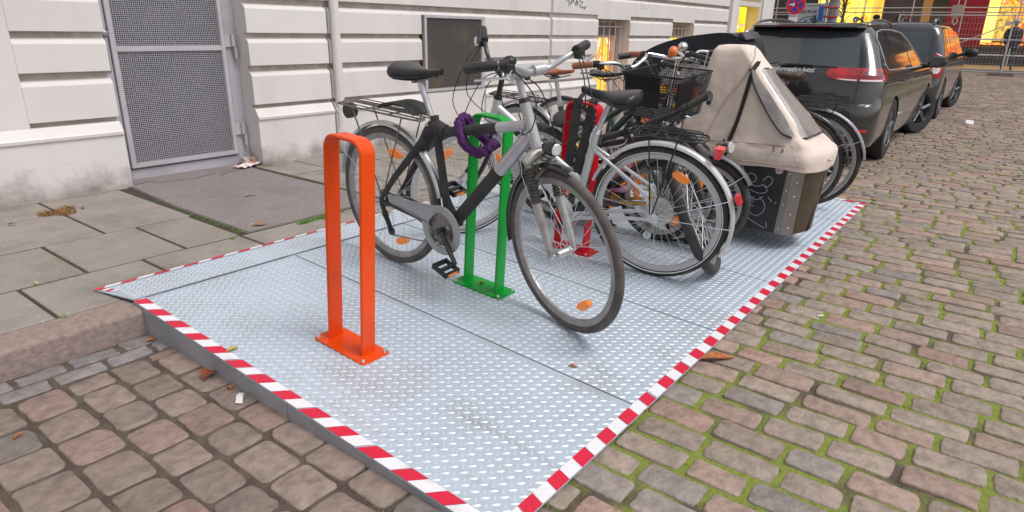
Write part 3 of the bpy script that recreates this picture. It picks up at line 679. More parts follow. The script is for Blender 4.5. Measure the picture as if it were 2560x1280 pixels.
def rack(parent, x0, x1, z, wd, m, axle, n=2, T=None, plat_=True):
    q = MB(T); w2 = wd
    q.tube(smooth_path([(x1, -w2*.55, z), (x1-.05, -w2, z), (x0+.05, -w2, z), (x0, -w2*.5, z), (x0, w2*.5, z), (x0+.05, w2, z), (x1-.05, w2, z), (x1, w2*.55, z)], 3), .0048, 7)
    for yy in (-w2*.35, w2*.35): q.tube([(x0, yy, z), (x1, yy, z)], .0032, 6)
    for k in range(4): xx = x0+.03+(x1-x0-.06)*k/3; q.tube([(xx, -w2, z), (xx, w2, z)], .0032, 6)
    o = q.build('rear_rack', m, parent)
    for sy in (-1, 1):
        s_ = MB(T); s_.tube([(axle[0]+.01, sy*.066, axle[2]+.02), (x0+.12, sy*w2, z-.01), (x0+.12, sy*w2, z)], .0042, 6)
        s_.tube([(axle[0]+.02, sy*.066, axle[2]+.02), (x1-.11, sy*w2, z)], .0036, 6); s_.build('rack_strut', m, o)
    s_ = MB(T); s_.tube([(x0+.03, -w2*.8, z+.012), (x0+.05, -w2*.5, z+.022), (x1-.08, -w2*.5, z+.022), (x1-.05, 0, z+.016), (x1-.08, w2*.5, z+.022), (x0+.05, w2*.5, z+.022), (x0+.03, w2*.8, z+.012)], .003, 6); s_.build('spring_clamp', M_steel if m is M_steel else M_black, o)
    return o
def bike(cfg):
    g = lambda k, d=None: cfg.get(k, d)
    root = thing('bicycle', cfg['label'], 'bicycle', bike_matrix(cfg['x'], cfg['y'], radians(cfg['head']), radians(cfg['lean']), g('zf', pz)), 'bicycles and cargo bikes on the deck')
    R = g('R', .35); wb = g('wb', 1.07); RA = V(0, 0, R); FA = V(wb, 0, R)
    BB = V(*g('BB', (.43, 0, .275))); SC = V(*g('SC', (.355, 0, .70))); ST = V(*g('ST', (.285, 0, .93)))
    HT = V(*g('HT', (.89, 0, .86))); HB = V(*g('HB', (.945, 0, .70)))
    sg = sin(radians(cfg['head']))*(1 if g('zf', pz) is pz else 0); ca_, sa_ = cos(TH), sin(TH)*sg
    def pit(p): return V(p[0]*ca_+p[2]*sa_, p[1], -p[0]*sa_+p[2]*ca_)
    cfg['bar'] = pit(V(*g('bar', (HT.x, 0, HT.z+.14)))); BB, SC, ST, HT, HB = map(pit, (BB, SC, ST, HT, HB))
    ax = (HT-HB).normalized(); steer = radians(g('steer', 0))
    T = Matrix.Translation(HB) @ Matrix.Rotation(steer, 4, ax) @ Matrix.Translation(-HB)
    mf = g('frame_m', M_silver); mf2 = g('frame_m2', mf); tube_r = g('tube', .019)
    fr = MB()
    fr.cyl(HB-ax*.012, HT+ax*.012, tube_r*1.15, tube_r*1.05, n=16)
    fr.cyl(BB+V(0, -.036, 0), BB+V(0, .036, 0), .022, n=16)
    kind = g('kind', 'diamond'); dt_r = g('dt', tube_r*1.15)
    hB = HB+ax*.03; hT = HT-ax*.03
    black = MB()
    if kind == 'wrapped':      # front bike: black wrap covers the rear part of the tubes
        def split(mbA, mbB, a, b, r0, r1, t): m_ = a+(b-a)*t; mbA.cyl(a, m_, r0, r0+(r1-r0)*t, 16); mbB.cyl(m_, b, r0+(r1-r0)*t, r1, 16)
        tA = V(SC.x+.03, 0, SC.z+.0)
        split(black, fr, tA, hT+V(0, 0, -.045), .023, .021, .69)
        split(black, fr, BB+V(.03, 0, .03), hB+V(-.01, 0, .02), .030, .029, .62)
        black.cyl(BB, SC+V(-.01, 0, .07), .019, n=14)
        black.tube(smooth_path([SC+V(.06, 0, .01), SC+V(-.02, 0, .02), SC+V(-.09, 0, -.08)], 4), [.03]*8+[.024], 10)
        for sy in (-1, 1): black.tube([SC+V(-.05, sy*.018, -.03), V(.10, sy*.055, R+.13), RA+V(.0, sy*.063, 0)], [.019, .015, .012], 10); black.tube([BB+V(-.02, sy*.028, 0), V(.2, sy*.05, R-.03), RA+V(.0, sy*.063, -.005)], [.014, .012, .01], 10)
    else:
        fr.cyl(BB, SC+(SC-BB).normalized()*.03, tube_r*.95, n=14)
        if kind == 'diamond': fr.cyl(SC, hT, tube_r*.95, n=14); fr.cyl(BB, hB, dt_r, n=14)
        elif kind == 'trapeze':
            mid = BB+(SC-BB)*.42; fr.cyl(hB+V(-.02, 0, -.0), BB+V(.01, 0, .01), dt_r, n=14); fr.cyl(hT, mid, tube_r*.95, n=14)
        elif kind == 'step':
            lo = BB+V(.16, 0, .02); fr.tube(smooth_path([hB, BB+V(.32, 0, .18), lo, BB], 6), dt_r, 14); fr.tube(smooth_path([hT, BB+V(.30, 0, .32), BB+V(.10, 0, .14), BB+(SC-BB)*.2], 6), tube_r*.9, 14)
        ss = SC+(BB-SC)*(.07 if kind != 'trapeze' else .14)
        for sy in (-1, 1):
            fr.tube([ss+V(-.01, sy*.016, 0), V(.06, sy*.052, R+.12), RA+V(.0, sy*.063, 0)], [.0095, .009, .008], 10)
            fr.tube([BB+V(-.02, sy*.03, 0), V(.2, sy*.045, R-.045), RA+V(.0, sy*.063, -.005)], [.0115, .0105, .008], 10)
    for sy in (-1, 1): fr.prism([(-.02, R-.025), (.025, R-.02), (.03, R+.02), (0, R+.03), (-.018, R+.012)], sy*.060-.003, sy*.060+.003, 'y')
    fo = fr.build('frame', mf, root, smooth=50)
    if kind == 'wrapped': black.build('frame_cover', M_matteblack, fo, smooth=60)
    if g('frame_text'):
        tx = MB(); a, b_ = BB, hB; d_ = (b_-a).normalized(); u_ = d_.cross(V(0, -1, 0)); u_.normalize()
        for sy in (-1,):
            Mx = Matrix(((d_.x, u_.x, 0, 0), (d_.y, u_.y, sy, 0), (d_.z, u_.z, 0, 0), (0, 0, 0, 1))); Mx.translation = a+d_*.12-u_*.014+V(0, sy*(dt_r+.0005), 0); text_mb(tx, g('frame_text'), .04, Mx, .001)
        tx.build('frame_decal', M_black, fo, smooth=0)
    for p0_, p1_, r0_, r1_ in ((HT+ax*.012, HT+ax*.030, .024, .021), (HB-ax*.022, HB-ax*.010, .021, .025)): hs_ = MB(T); hs_.cyl(p0_, p1_, r0_, r1_, 16); hs_.build('headset', M_black, fo)
    # wheels
    wheel(root, 'rear_wheel', RA, R, tyre=g('tyre', M_rubber), tw=g('tw', .019), reflect=g('reflect', 1), phase=g('ph', .2), line=g('line', False), rim=g('rim'))
    wheel(root, 'front_wheel', FA, R, T, tyre=g('tyre', M_rubber), tw=g('tw', .019), reflect=g('reflect_f', g('reflect', 1)), dynamo=g('dynamo', False), phase=g('phf', .5), line=g('line', False), rim=g('rim'))
    # fork
    fk = MB(T); crown = HB-ax*.045; mfk = g('fork_m', mf); sp = g('fork', 'rigid')
    lat = .062
    # plane directions for fork blades
    fwd = V(1, 0, 0)
    if sp == 'susp':
        fk.cyl(HB, crown, .017, n=12)
        for sy in (-1, 1):
            s0 = crown+V(0, sy*.058, -.01); s2 = FA+V(-.02, sy*.058, .0); s1 = s0+(s2-s0)*.42
            fk.cyl(s0+ax*.02, s1, .0135, n=12); fk.tube([s1, s0+(s2-s0)*.5, s2+V(0, 0, .06), FA+V(0, sy*.060, 0)], [.0175, .0185, .0155, .012], 12)
        cw = []
        for t in [i/8 for i in range(9)]: yy = -.070+.14*t; cw.append(crown+V(.0, yy, -.012+.03*sin(pi*t)))
        fk.tube(cw, [.018, .024, .025, .024, .024, .024, .025, .024, .018], 12)
        fo_ = fk.build('fork', mfk, root, smooth=50)
        for sy in (-1, 1):
            bt = MB(T); s0 = crown+V(0, sy*.058, -.01); s2 = FA+V(-.02, sy*.058, 0); pts = []; rr = []
            for i in range(23): t = .05+i*.38/22; pts.append(s0+(s2-s0)*t); rr.append(.024 if i % 2 else .019)
            bt.tube(pts, rr, 14, cap=True); bt.build('rubber_boot', mat('boot_rubber', (.05, .047, .045), .75, noise=(40, (.09, .085, .08), .4, .6)), fo_, smooth=30)
        bk_ = MB(T)
        bk_.tube([crown+V(.035, -.05, -.07), crown+V(.06, -.03, -.03), crown+V(.06, .03, -.03), crown+V(.035, .05, -.07)], .008, 8)
        bk_.cyl(crown+V(.03, -.035, -.09), crown+V(.03, -.035, -.02), .008); bk_.cyl(crown+V(.03, .035, -.09), crown+V(.03, .035, -.02), .008)
        bk_.build('rim_brake', M_steel, fo_)
    else:
        fk.cyl(HB, crown, .016, n=12)
        for sy in (-1, 1): fk.tube(smooth_path([crown+V(0, sy*.018, 0), crown+V(.008, sy*.048, -.03), crown+(FA-crown)*.55+V(-.015, sy*.056, 0), FA+V(0, sy*.060, 0)], 4), .0135, 12)
        fo_ = fk.build('fork', mfk, root, smooth=50)
        bk_ = MB(T); bk_.tube([crown+V(.03, -.045, -.08), crown+V(.03, -.03, -.02), crown+V(.03, .03, -.02), crown+V(.03, .045, -.08)], .006, 8); bk_.build('rim_brake', M_alu, fo_)
    # seat
    sd_ = (ST-SC).normalized(); p = MB(); p.cyl(SC+sd_*.0, ST-V(0, 0, .01), .0135, n=12); p.build('seat_post', g('post_m', M_alu), root)
    cl = MB(); cl.cyl(SC+sd_*.018, SC+sd_*.045, .020, n=14); cl.tube([SC+sd_*.03+V(0, -.02, 0), SC+sd_*.03+V(-.03, -.028, 0)], .004, 6); cl.build('seat_clamp', M_chrome, root)
    if g('saddle', True): saddle(root, ST, g('saddle_m', M_leather), g('sw', .088), g('sl', .265), g('tilt', 0.), springs=g('springs', False), thick=g('sthick', .06))
    # stem and bars
    stype = g('stem', 'quill'); bc = V(*g('bar', (HT.x-.0, 0, HT.z+.14))); mb_ = g('bar_m', M_alu)
    s_ = MB(T); top = HT+ax*g('steml', .10)
    s_.cyl(HT+ax*.02, top, .0145, n=14)
    s_.tube([top-ax*.015, top, bc], [.017, .020, .017], 12); s_.cyl(bc+V(0, -.026, 0), bc+V(0, .026, 0), .021, n=16)
    if stype == 'adj': s_.cyl(top+V(0, -.026, -.0), top+V(0, .026, 0), .022, n=16); s_.cyl(top+V(0, -.029, 0), top+V(0, .029, 0), .010, n=8)
    so_ = s_.build('stem', g('stem_m', M_alu), root)
    shapes = {'trek': [(0, 0, 0), (.0, .05, 0), (.02, .12, .030), (.0, .20, .045), (-.055, .28, .045)], 'riser': [(0, 0, 0), (0, .06, 0), (-.01, .14, .045), (-.03, .21, .055), (-.06, .31, .055)],
              'flat': [(0, 0, 0), (0, .1, .004), (-.012, .2, .008), (-.03, .29, .010)], 'city': [(0, 0, 0), (.02, .06, .01), (.03, .14, .05), (-.04, .23, .05), (-.17, .27, .03)]}
    hp = shapes[g('bars', 'trek')]; br = Matrix.Rotation(radians(g('bar_roll', 0)), 4, 'Y')
    def bp(sy): return [bc+(br @ V(a, sy*b, c_)) for a, b, c_ in hp]
    full = smooth_path(list(reversed(bp(-1)))[:-1]+bp(1), 4)
    hbm = MB(T); hbm.tube(full, .0115, 10); ho = hbm.build('handlebar', mb_, root, smooth=60)
    gm = g('grip_m', M_black)
    for sy in (-1, 1):
        P = bp(sy); e, q_ = P[-1], P[-2]; d_ = (e-q_).normalized(); a_ = e-d_*.115
        gr = MB(T); gr.tube([a_, a_+d_*.01, e-d_*.03, e+d_*.004, e+d_*.008], [.0165, .0175, .0185, .0185, .010], 14); gr.build('grip', gm, ho, smooth=60)
        cm = MB(T); k_ = a_-d_*.03; cm.cyl(k_-d_*.012, k_+d_*.012, .017, n=12); cm.box(k_+V(.018, 0, -.012), (.03, .028, .03)); cm.tube([a_-d_*.006, a_-d_*.03], .0195, 12)
        cm.build('brake_clamp', M_black, ho)
        lv = MB(T); lf_ = V(.045, 0, -.035); lv.tube(smooth_path([k_+V(.028, 0, -.015), k_+lf_+d_*.03, a_+lf_+d_*.05+V(.005, 0, 0), a_+lf_+d_*.11], 4), [.006]*8+[.0075]*5, 8, flat=.6); lv.build('brake_lever', g('lever_m', M_alu), ho)
        if g('cables', True):
            cb = MB(T); tgt = crown+V(.05, sy*.02, .02); k2 = k_+V(.03, 0, -.02)
            cb.tube(smooth_path([k2, k2+V(.09, -sy*.05, -.05), (k2+tgt)/2+V(.15, 0, -.03), tgt+V(.06, 0, .05), tgt], 5), .0025, 5)
            k3 = k2+V(0, -sy*.015, 0); t3 = HB+V(-.06, sy*.02, .05)
            cb.tube(smooth_path([k3, k3+V(.07, -sy*.03, -.09), (k3+t3)/2+V(.12, sy*.03, -.06), t3+V(.04, sy*.03, 0), t3], 5), .0025, 5)
            cb.build('brake_cable', M_black, ho)
        if g('barends') :
            be = MB(T); be.tube([e-d_*.012, e+V(.05, 0, .015), e+V(.10, -sy*.01, .03)], [.014, .012, .012], 10); be.build('bar_end', M_black, ho)
    if g('bell'):
        b_ = MB(T); bp0 = bc+V(.0, g('bell_y', -.10), .012); b_.cyl(bp0, bp0+V(0, 0, .02), .010); b_.ball(bp0+V(0, 0, .038), (.026, .026, .02), 14, 8); b_.cyl(bp0+V(0, .03, .02), bp0+V(0, -.05, .022), .005); b_.build('bell', g('bell'), ho)
    # drivetrain on the right (-y)
    cr_ = MB(); cy = -.045
    for rr, yy in ((.080, cy), (.062, cy+.006)):
        n_ = 40; cr_.prism([(BB.x+(rr+(.003 if i % 2 else 0))*cos(2*pi*i/n_), BB.z+(rr+(.003 if i % 2 else 0))*sin(2*pi*i/n_)) for i in range(n_)], yy-.0014, yy+.0014, 'y')
    ck = cr_.build('chainring', M_steel, root, smooth=0)
    if not g('child'):
        ca = radians(g('crank', -52)); 
        for sy in (-1, 1):
            a = ca if sy < 0 else ca+pi; q = MB(); e = BB+V(.17*cos(a), sy*.085, .17*sin(a)); q.tube([BB+V(0, sy*.062, 0), BB+V(.03*cos(a), sy*.066, .03*sin(a)), e], [.019, .014, .012], 8, flat=.7); q.cyl(BB+V(0, sy*.052, 0), BB+V(0, sy*.076, 0), .015)
            co = q.build('crank_arm', g('crank_m', M_black), ck, smooth=40)
            pd = MB(); pc = e+V(0, sy*.06, 0); rt_ = Matrix.Rotation(radians(18), 3, 'Y')
            for o_ in (-.04, .04): pd.box(pc+rt_ @ V(o_, 0, 0), (.012, .09, .026), rt_)
            pd.box(pc+V(0, .040, 0), (.085, .010, .024), rt_); pd.box(pc+V(0, -.040, 0), (.085, .010, .024), rt_); pd.cyl(e, e+V(0, sy*.10, 0), .011)
            po = pd.build('pedal', M_black, root, bevel=.002)
            for o_ in (-.047, .047): rf = MB(); rf.box(pc+rt_ @ V(o_, 0, 0), (.003, .055, .013), rt_); rf.build('pedal_reflector', M_orange_refl, po)
    cs = MB()
    for i, rr in enumerate((.045, .038, .030, .022)): cs.cyl(RA+V(0, -.036-i*.004, 0), RA+V(0, -.038-i*.004, 0), rr, n=24)
    if g('pie'): cs.cyl(RA+V(0, -.032, 0), RA+V(0, -.033, 0), .075, n=32)
    cs.build('cassette', g('cas_m', M_steel), root)
    if g('derail', True):
        de = MB(); d0 = RA+V(.005, -.06, -.035); d1 = RA+V(.02, -.058, -.075); d2 = RA+V(.055, -.055, -.155)
        de.tube([RA+V(0, -.062, -.01), d0, d1], .012, 8); 
        for q_ in (d1, d2): de.cyl(q_+V(0, -.004, 0), q_+V(0, .004, 0), .022, n=14)
        de.tube([d1+V(0, .007, 0), d2+V(0, .007, 0)], .008, 6, flat=.3); de.tube([d1-V(0, .007, 0), d2-V(0, .007, 0)], .008, 6, flat=.3); de.build('rear_derailleur', g('der_m', M_black), root)
        ch = MB(); lo0 = BB+V(0, cy, -.078); ch.tube([d2+V(.012, 0, -.018), lo0], .0036, 5); ch.tube([RA+V(0, -.046, .040), BB+V(0, cy, .078)], .0036, 5); ch.build('chain', M_steel, root)
    else:
        ch = MB(); ch.tube([RA+V(0, -.046, -.032), BB+V(0, cy, -.078)], .0036, 5); ch.tube([RA+V(0, -.046, .032), BB+V(0, cy, .078)], .0036, 5); ch.build('chain', M_steel, root)
    if g('chaincase'):
        cc = MB(); cR = .118; outer = []; a_s, a_e = radians(118), radians(-118)-2*pi*0
        pts = []
        n_ = 40
        for i in range(n_+1): a = radians(112)-radians(112+170)*i/n_; pts.append((BB.x+cR*cos(a), BB.z+cR*sin(a)))
        tail = [(BB.x-.115, BB.z-.02), (BB.x-.13, BB.z+.03), (BB.x-.20, BB.z+.048), (RA.x+.06, RA.z-.005), (RA.x+.045, RA.z+.035), (BB.x-.20, BB.z+.095)]
        outer_pts = pts+tail; ri = .083; C2 = (BB.x, BB.z)
        # ring plate with round opening: strips between inner circle and outline
        n = len(outer_pts); y0_, y1_ = -.052, -.062; inner = []
        for (px, pz__) in outer_pts: d__ = hypot(px-C2[0], pz__-C2[1]); inner.append((C2[0]+(px-C2[0])/d__*ri, C2[1]+(pz__-C2[1])/d__*ri))
        vs = [(a, y0_, b) for a, b in outer_pts]+[(a, y1_, b) for a, b in outer_pts]+[(a, y1_, b) for a, b in inner]+[(a, y0_, b) for a, b in inner]; fs = []
        for i in range(n):
            j = (i+1) % n; fs += [(i, j, n+j, n+i), (n+i, n+j, 2*n+j, 2*n+i), (2*n+i, 2*n+j, 3*n+j, 3*n+i)]
        cc.add(vs, fs); cco = cc.build('chain_guard', mat('grey_plastic_guard', (.34, .34, .35), .38, noise=(14, (.27, .27, .27), .45, .75)), root, smooth=50)
        for a in (3.5, 4.1, 4.7, 5.9, .5):
            d_ = MB(); P_ = [BB+V((.052)*cos(a+t), -.0575, .052*sin(a+t)) for t in [i*.09-.2 for i in range(5)]]; d_.tube(P_, .007, 6, flat=.25); d_.build('chainring_teeth', M_alu, cco)
    if g('fend_r'): 
        m_, a0, a1, st_ = g('fend_r'); fender(root, 'rear_fender', RA, R, radians(a0), radians(a1), m_, stays=[radians(a) for a in st_])
    if g('fend_f'):
        m_, a0, a1, st_ = g('fend_f'); fender(root, 'front_fender', FA, R, radians(a0), radians(a1), m_, T, stays=[radians(a) for a in st_])
    if g('rack'): x0, x1, z, wd, m_ = g('rack'); x0, x1, z = x0+z*sa_, x1+z*sa_, z-(x0+x1)/2*sa_; rack(root, x0, x1, z, wd, m_, RA)
    if g('lamp'):
        m_ = g('lamp'); q = MB(T); c0 = crown+V(.075, 0, .055); q.tube([crown+V(0, 0, .0), c0+V(-.02, 0, -.02)], .004, 6); q.tube([c0+V(-.035, 0, 0), c0+V(-.02, 0, 0), c0+V(.02, 0, 0), c0+V(.036, 0, 0)], [.018, .028, .030, .026], 16); lo_ = q.build('headlight', m_, root)
        q = MB(T); q.tube([c0+V(.0361, 0, 0), c0+V(.040, 0, 0)], [.024, .020], 16); q.build('lens', M_lens, lo_)
    if g('tail'):
        px, pz_ = g('tail'); q = MB(); q.loft([[(px+.0, -.028, pz_-.03), (px, .028, pz_-.03), (px, .034, pz_+.02), (px, -.034, pz_+.02)], [(px-.03, -.022, pz_-.035), (px-.03, .022, pz_-.035), (px-.045, .030, pz_+.018), (px-.045, -.030, pz_+.018)]]); q.build('tail_light', M_red_refl, root, bevel=.004)
    if g('kick'):
        q = MB(); q.tube([V(.30, .05, .26), V(.22, .16, .01)], .008, 8); q.build('kickstand', M_alu, root)
    root['_T'] = 0; del root['_T']
    return root, T, dict(RA=RA, FA=FA, BB=BB, SC=SC, ST=ST, HT=HT, HB=HB, bc=bc, ax=ax, crown=crown)

# front bicycle, leaning at the green stand
b1, T1, G1 = bike(dict(label='black and silver trekking bicycle with purple cloth lock, nearest to the camera', x=2.152, y=2.421, head=-91.5, lean=-3.4, steer=-16, wb=1.045,
    BB=(.425, 0, .27), SC=(.375, 0, .71), ST=(.29, 0, .935), HT=(.885, 0, .865), HB=(.935, 0, .715), kind='wrapped', tube=.021, rim=mat('dull_rim', (.36, .35, .34), .4, .4, noise=(20, (.26, .24, .23), .4, .7)), fork='susp', fork_m=mat('worn_silver_fork', (.42, .41, .40), .4, .5, noise=(16, (.30, .28, .27), .45, .7)),
    tyre=M_rubber2, reflect=(1.35, -1.25), reflect_f=(-.95,), ph=.55, phf=-.15, chaincase=True, fend_r=(M_alu, 12, 172, (150,)), fend_f=(M_blackgloss, 80, 192, (184, 128)), rack=(-.25, .33, .775, .062, M_steel), stem='adj', steml=.125, bar=(.985, 0, 1.012), bars='trek', bar_roll=-4, bell=M_black, bell_y=-.13,
    lamp=M_blackgloss, saddle_m=M_leather, sw=.092, sl=.275, sthick=.085, crank=-48, bar_m=M_silver, stem_m=M_silver, kick=False))
# rack details: elastic pannier bag strap, tail light
q = MB(); q.loft([[(.01+.24*t, -.062+yy, .795+.035*sin(pi*t)**.6+dz) for yy, dz in ((0, 0), (.124, 0), (.124, .006), (0, .006))] for t in [i/10 for i in range(11)]]); q.build('rack_pad', M_matteblack, b1, smooth=40)
q = MB(); q.cyl((-.275, -.02, .735), (-.275, .02, .735), .036, .036, 20); q.build('tail_light', M_black, b1); 
# silver bicycle
M_white_silver = mat('pale_silver_paint', (.60, .60, .62), .3, .25, coat=.5)
b2, T2, G2 = bike(dict(label='silver trekking bicycle with pale fenders and black rear rack, leaning by the red stand', x=2.98, y=1.368, head=100.5, lean=9, steer=50, wb=1.10,
    BB=(.425, 0, .275), SC=(.31, 0, .72), ST=(.235, 0, .90), HT=(.855, 0, .86), HB=(.905, 0, .70), kind='trapeze', tube=.021, dt=.026, frame_m=M_white_silver, fork_m=M_blackgloss, dynamo=True,
    fend_r=(M_white_silver, 20, 205, (157, 180)), fend_f=(M_white_silver, 80, 190, (185,)), rack=(-.235, .13, .76, .065, M_black), tail=(-.235, .715), line=True, bars='riser', bar_m=M_blackgloss, stem_m=M_blackgloss, steml=.14, bar=(.86, 0, 1.065), crank_m=M_alu, pie=True,
    rim=mat('pale_rim', (.5, .49, .47), .35, .5), cas_m=mat('clear_spoke_guard', (.55, .55, .50), .3), der_m=M_alu, reflect=(2.0,), reflect_f=(1.1,), saddle_m=M_leather, sw=.10, sl=.29, sthick=.095, ph=.1))
q = MB(); q.cyl((-.37, -.03, .51), (-.37, .03, .51), .02); 
q = MB(); a = radians(203); q.prism([(-.002, 0), (.0, .05), (-.05, .045), (-.07, .02), (-.05, -.005)], -.018, .018, 'y'); q = MB(); q.box((-.372, 0, .50), (.022, .045, .05), Matrix.Rotation(.5, 3, 'Y')); q.build('fender_reflector', M_red_refl, b2, bevel=.004)
# mountain bike
b4, T4, G4 = bike(dict(label='black mountain bicycle with knobbly tyres and bar ends behind the silver bicycle', x=3.39, y=2.28, head=-91, lean=-19, steer=-66, wb=1.02, R=.335, tw=.026,
    BB=(.42, 0, .28), SC=(.36, 0, .56), ST=(.31, 0, .68), HT=(.84, 0, .72), HB=(.885, 0, .60), kind='diamond', frame_m=M_blackgloss, fork='susp', fork_m=M_black, bars='flat', barends=True, bar_m=M_black, stem_m=M_black, lever_m=M_alu, steml=.05, bar=(.90, 0, .82), reflect=0, bell=M_black, tube=.018, grip_m=mat('dusty_grip', (.05, .055, .045), .8, bump=(150, .6, .003))))
# yellow children's bicycle
b5, T5, G5 = bike(dict(label="small yellow children's bicycle with pink bag, half hidden among the bikes", x=3.52, y=1.62, head=92, lean=4, steer=8, wb=.78, R=.245, tw=.02,
    BB=(.30, 0, .22), SC=(.24, 0, .42), ST=(.21, 0, .52), HT=(.60, 0, .58), HB=(.635, 0, .48), kind='trapeze', frame_m=mat('yellow_paint', (.75, .42, .02), .3, coat=.5), bars='riser', bar=(.60, 0, .68), reflect=.6, derail=False, sw=.07, sl=.2, tube=.017, fend_r=(mat('yellow_paint', (.75, .42, .02)), 20, 170, ())))
# brown saddle bicycle with front basket
M_brown = mat('tan_leather', (.36, .125, .055), .45, noise=(20, (.28, .09, .04), .4, .7))
M_green = mat('bottle_green_paint', (.03, .07, .055), .35, coat=.4)
b3, T3, G3 = bike(dict(label='dark green city bicycle with tan saddle, tan grips and black front basket', x=3.56, y=2.66, head=-91, lean=-4, steer=-6, wb=1.08, R=.335,
    BB=(.43, 0, .27), SC=(.34, 0, .66), ST=(.30, 0, .86), HT=(.84, 0, .78), HB=(.88, 0, .66), kind='trapeze', frame_m=M_green, saddle_m=M_brown, grip_m=M_brown, bars='city', bar=(.80, 0, .93), bar_m=M_chrome, stem_m=M_black, fend_r=(M_alu, 15, 190, (160,)), fend_f=(M_black, 60, 190, (180,)), rack=(-.22, .22, .71, .065, M_black), post_m=M_alu, reflect=.4, line=True, sw=.085, sl=.26))
# two bicycles at the far end
b8, T8, G8 = bike(dict(label='bicycle with black saddle, inner one of the two at the far end of the deck', x=4.88, y=1.27, head=100, lean=5, steer=-12, wb=1.08, BB=(.43, 0, .275), SC=(.35, 0, .66), ST=(.27, 0, .84), HT=(.86, 0, .82), HB=(.91, 0, .67), kind='step', frame_m=M_blackgloss,
    fend_r=(M_blackgloss, 30, 175, (150,)), rack=(-.2, .2, .745, .062, M_black), sw=.1, reflect=0, bars='city', rim=mat('pale_rim', (.5, .49, .47), .35, .5), ph=.1))
b9, T9, G9 = bike(dict(label='dark bicycle with worn brown leather saddle and long silver topped fender, farthest on the deck', x=5.10, y=1.205, head=100, lean=2, steer=-5, wb=1.08, BB=(.43, 0, .275), SC=(.34, 0, .72), ST=(.24, 0, .915), HT=(.87, 0, .88), HB=(.92, 0, .72), kind='diamond', frame_m=M_blackgloss,
    fend_r=(mat('satin_fender', (.30, .30, .33), .3, .6), 25, 172, (150,)), rack=(-.27, .16, .765, .062, M_black), saddle_m=mat('worn_brown_leather', (.085, .055, .035), .55, noise=(25, (.05, .03, .02), .4, .6)), sw=.095, sl=.28, springs=True, reflect=0, bars='city', rim=mat('pale_rim', (.5, .49, .47), .35, .5), line=False))
q = MB(); P0_ = G9['RA']; 
tx = MB()
Mx = Matrix(((0, 0, 0, 0),)*4) if False else None

# ------------------------------------------------------------ cargo tricycle with beige rain tent
def bump_cloth(name, c, c2, s=9, st=.5): return mat(name, c, .85, noise=(s, c2, .4, .7), bump=(3.5, st, .03))
M_tent = bump_cloth('beige_canvas', (.74, .625, .555), (.66, .55, .485), 4, .9)
M_box = mat('black_plywood', (.022, .02, .021), .4, noise=(6, (.04, .036, .036), .45, .7))
M_ply = mat('dark_bent_plywood', (.060, .042, .028), .42, noise=(7, (.085, .062, .042), .4, .7), bump=(40, .05, .003))
M_trim = mat('weathered_alu_strip', (.30, .27, .245), .5, .4, noise=(12, (.24, .21, .19), .4, .7))
def outline(x0, x1, yf, yb, rx, ry, rb, z, n=10):
    P = []
    for i in range(n+1): a = pi/2*i/n; P.append((x0+rx-rx*cos(a), yf+ry-ry*sin(a), z))
    for i in range(n+1): a = pi/2*i/n; P.append((x1-rx+rx*sin(a), yf+ry-ry*cos(a), z))
    for i in range(n+1): a = pi/2*i/n; P.append((x1-rb+rb*cos(a), yb-rb+rb*sin(a), z))
    for i in range(n+1): a = pi/2*i/n; P.append((x0+rb-rb*sin(a), yb-rb+rb*cos(a), z))
    return P
trike = thing('cargo_tricycle', 'cargo tricycle with beige rain tent over a black chalk-scribbled box', 'cargo bike', Matrix.Translation((4.15, 1.37, pz(1.37))), 'bicycles and cargo bikes on the deck')
bpy.context.view_layer.update()
q = MB(); fr_ = MB()
sl_ = [(.125, 3.905, 4.33, .885), (.13, 3.897, 4.34, .88), (.35, 3.874, 4.37, .86), (.565, 3.852, 4.40, .845)]
q.loft([outline(a, b, yf, 1.76, .26, .12, .01, z) for z, a, b, yf in sl_]); 
bx = q.build('cargo_box', M_ply, smooth=45); world_child(bx, trike)
q = MB()                                           # black flat side panels, a little proud of the shell
q.add([(3.890, 1.00, .135), (3.888, 1.755, .135), (3.843, 1.755, .56), (3.843, .955, .56), (3.93, 1.00, .135), (3.93, 1.755, .135), (3.88, 1.755, .56), (3.88, .955, .56)], [(0, 1, 2, 3), (7, 6, 5, 4), (0, 3, 7, 4), (1, 5, 6, 2), (0, 4, 5, 1), (3, 2, 6, 7)])
world_child(q.build('side_panel', M_box, smooth=0), trike)
q = MB()                                           # aluminium corner strip
q.add([(3.888, 1.025, .130), (3.840, .985, .56), (3.838, .955, .565), (3.884, .985, .130), (3.856, .895, .565), (3.906, .925, .130)], [(0, 1, 2, 3), (3, 2, 4, 5)])
q.add([(3.90, 1.025, .130), (3.850, .985, .56), (3.848, .955, .565), (3.894, .985, .130), (3.866, .895, .565), (3.916, .925, .130)], [(3, 2, 1, 0), (5, 4, 2, 3)])
so_ = world_child(q.build('corner_strip', M_trim, smooth=0), trike)
for k, (t, e) in enumerate([(.08, 0), (.10, 1), (.42, 0), (.55, 1), (.30, 1), (.62, 0), (.74, 1), (.85, 0)]):
    b = MB(); a0, a1 = (V(3.886, 1.005, .13), V(3.839, .97, .565)) if e == 0 else (V(3.894, .955, .13), V(3.846, .925, .565)); c_ = a0+(a1-a0)*t; b.ball(c_+V(-.002, 0, 0), (.004, .005, .005), 8, 5); bo = b.build('rivet', M_chrome); world_child(bo, trike)
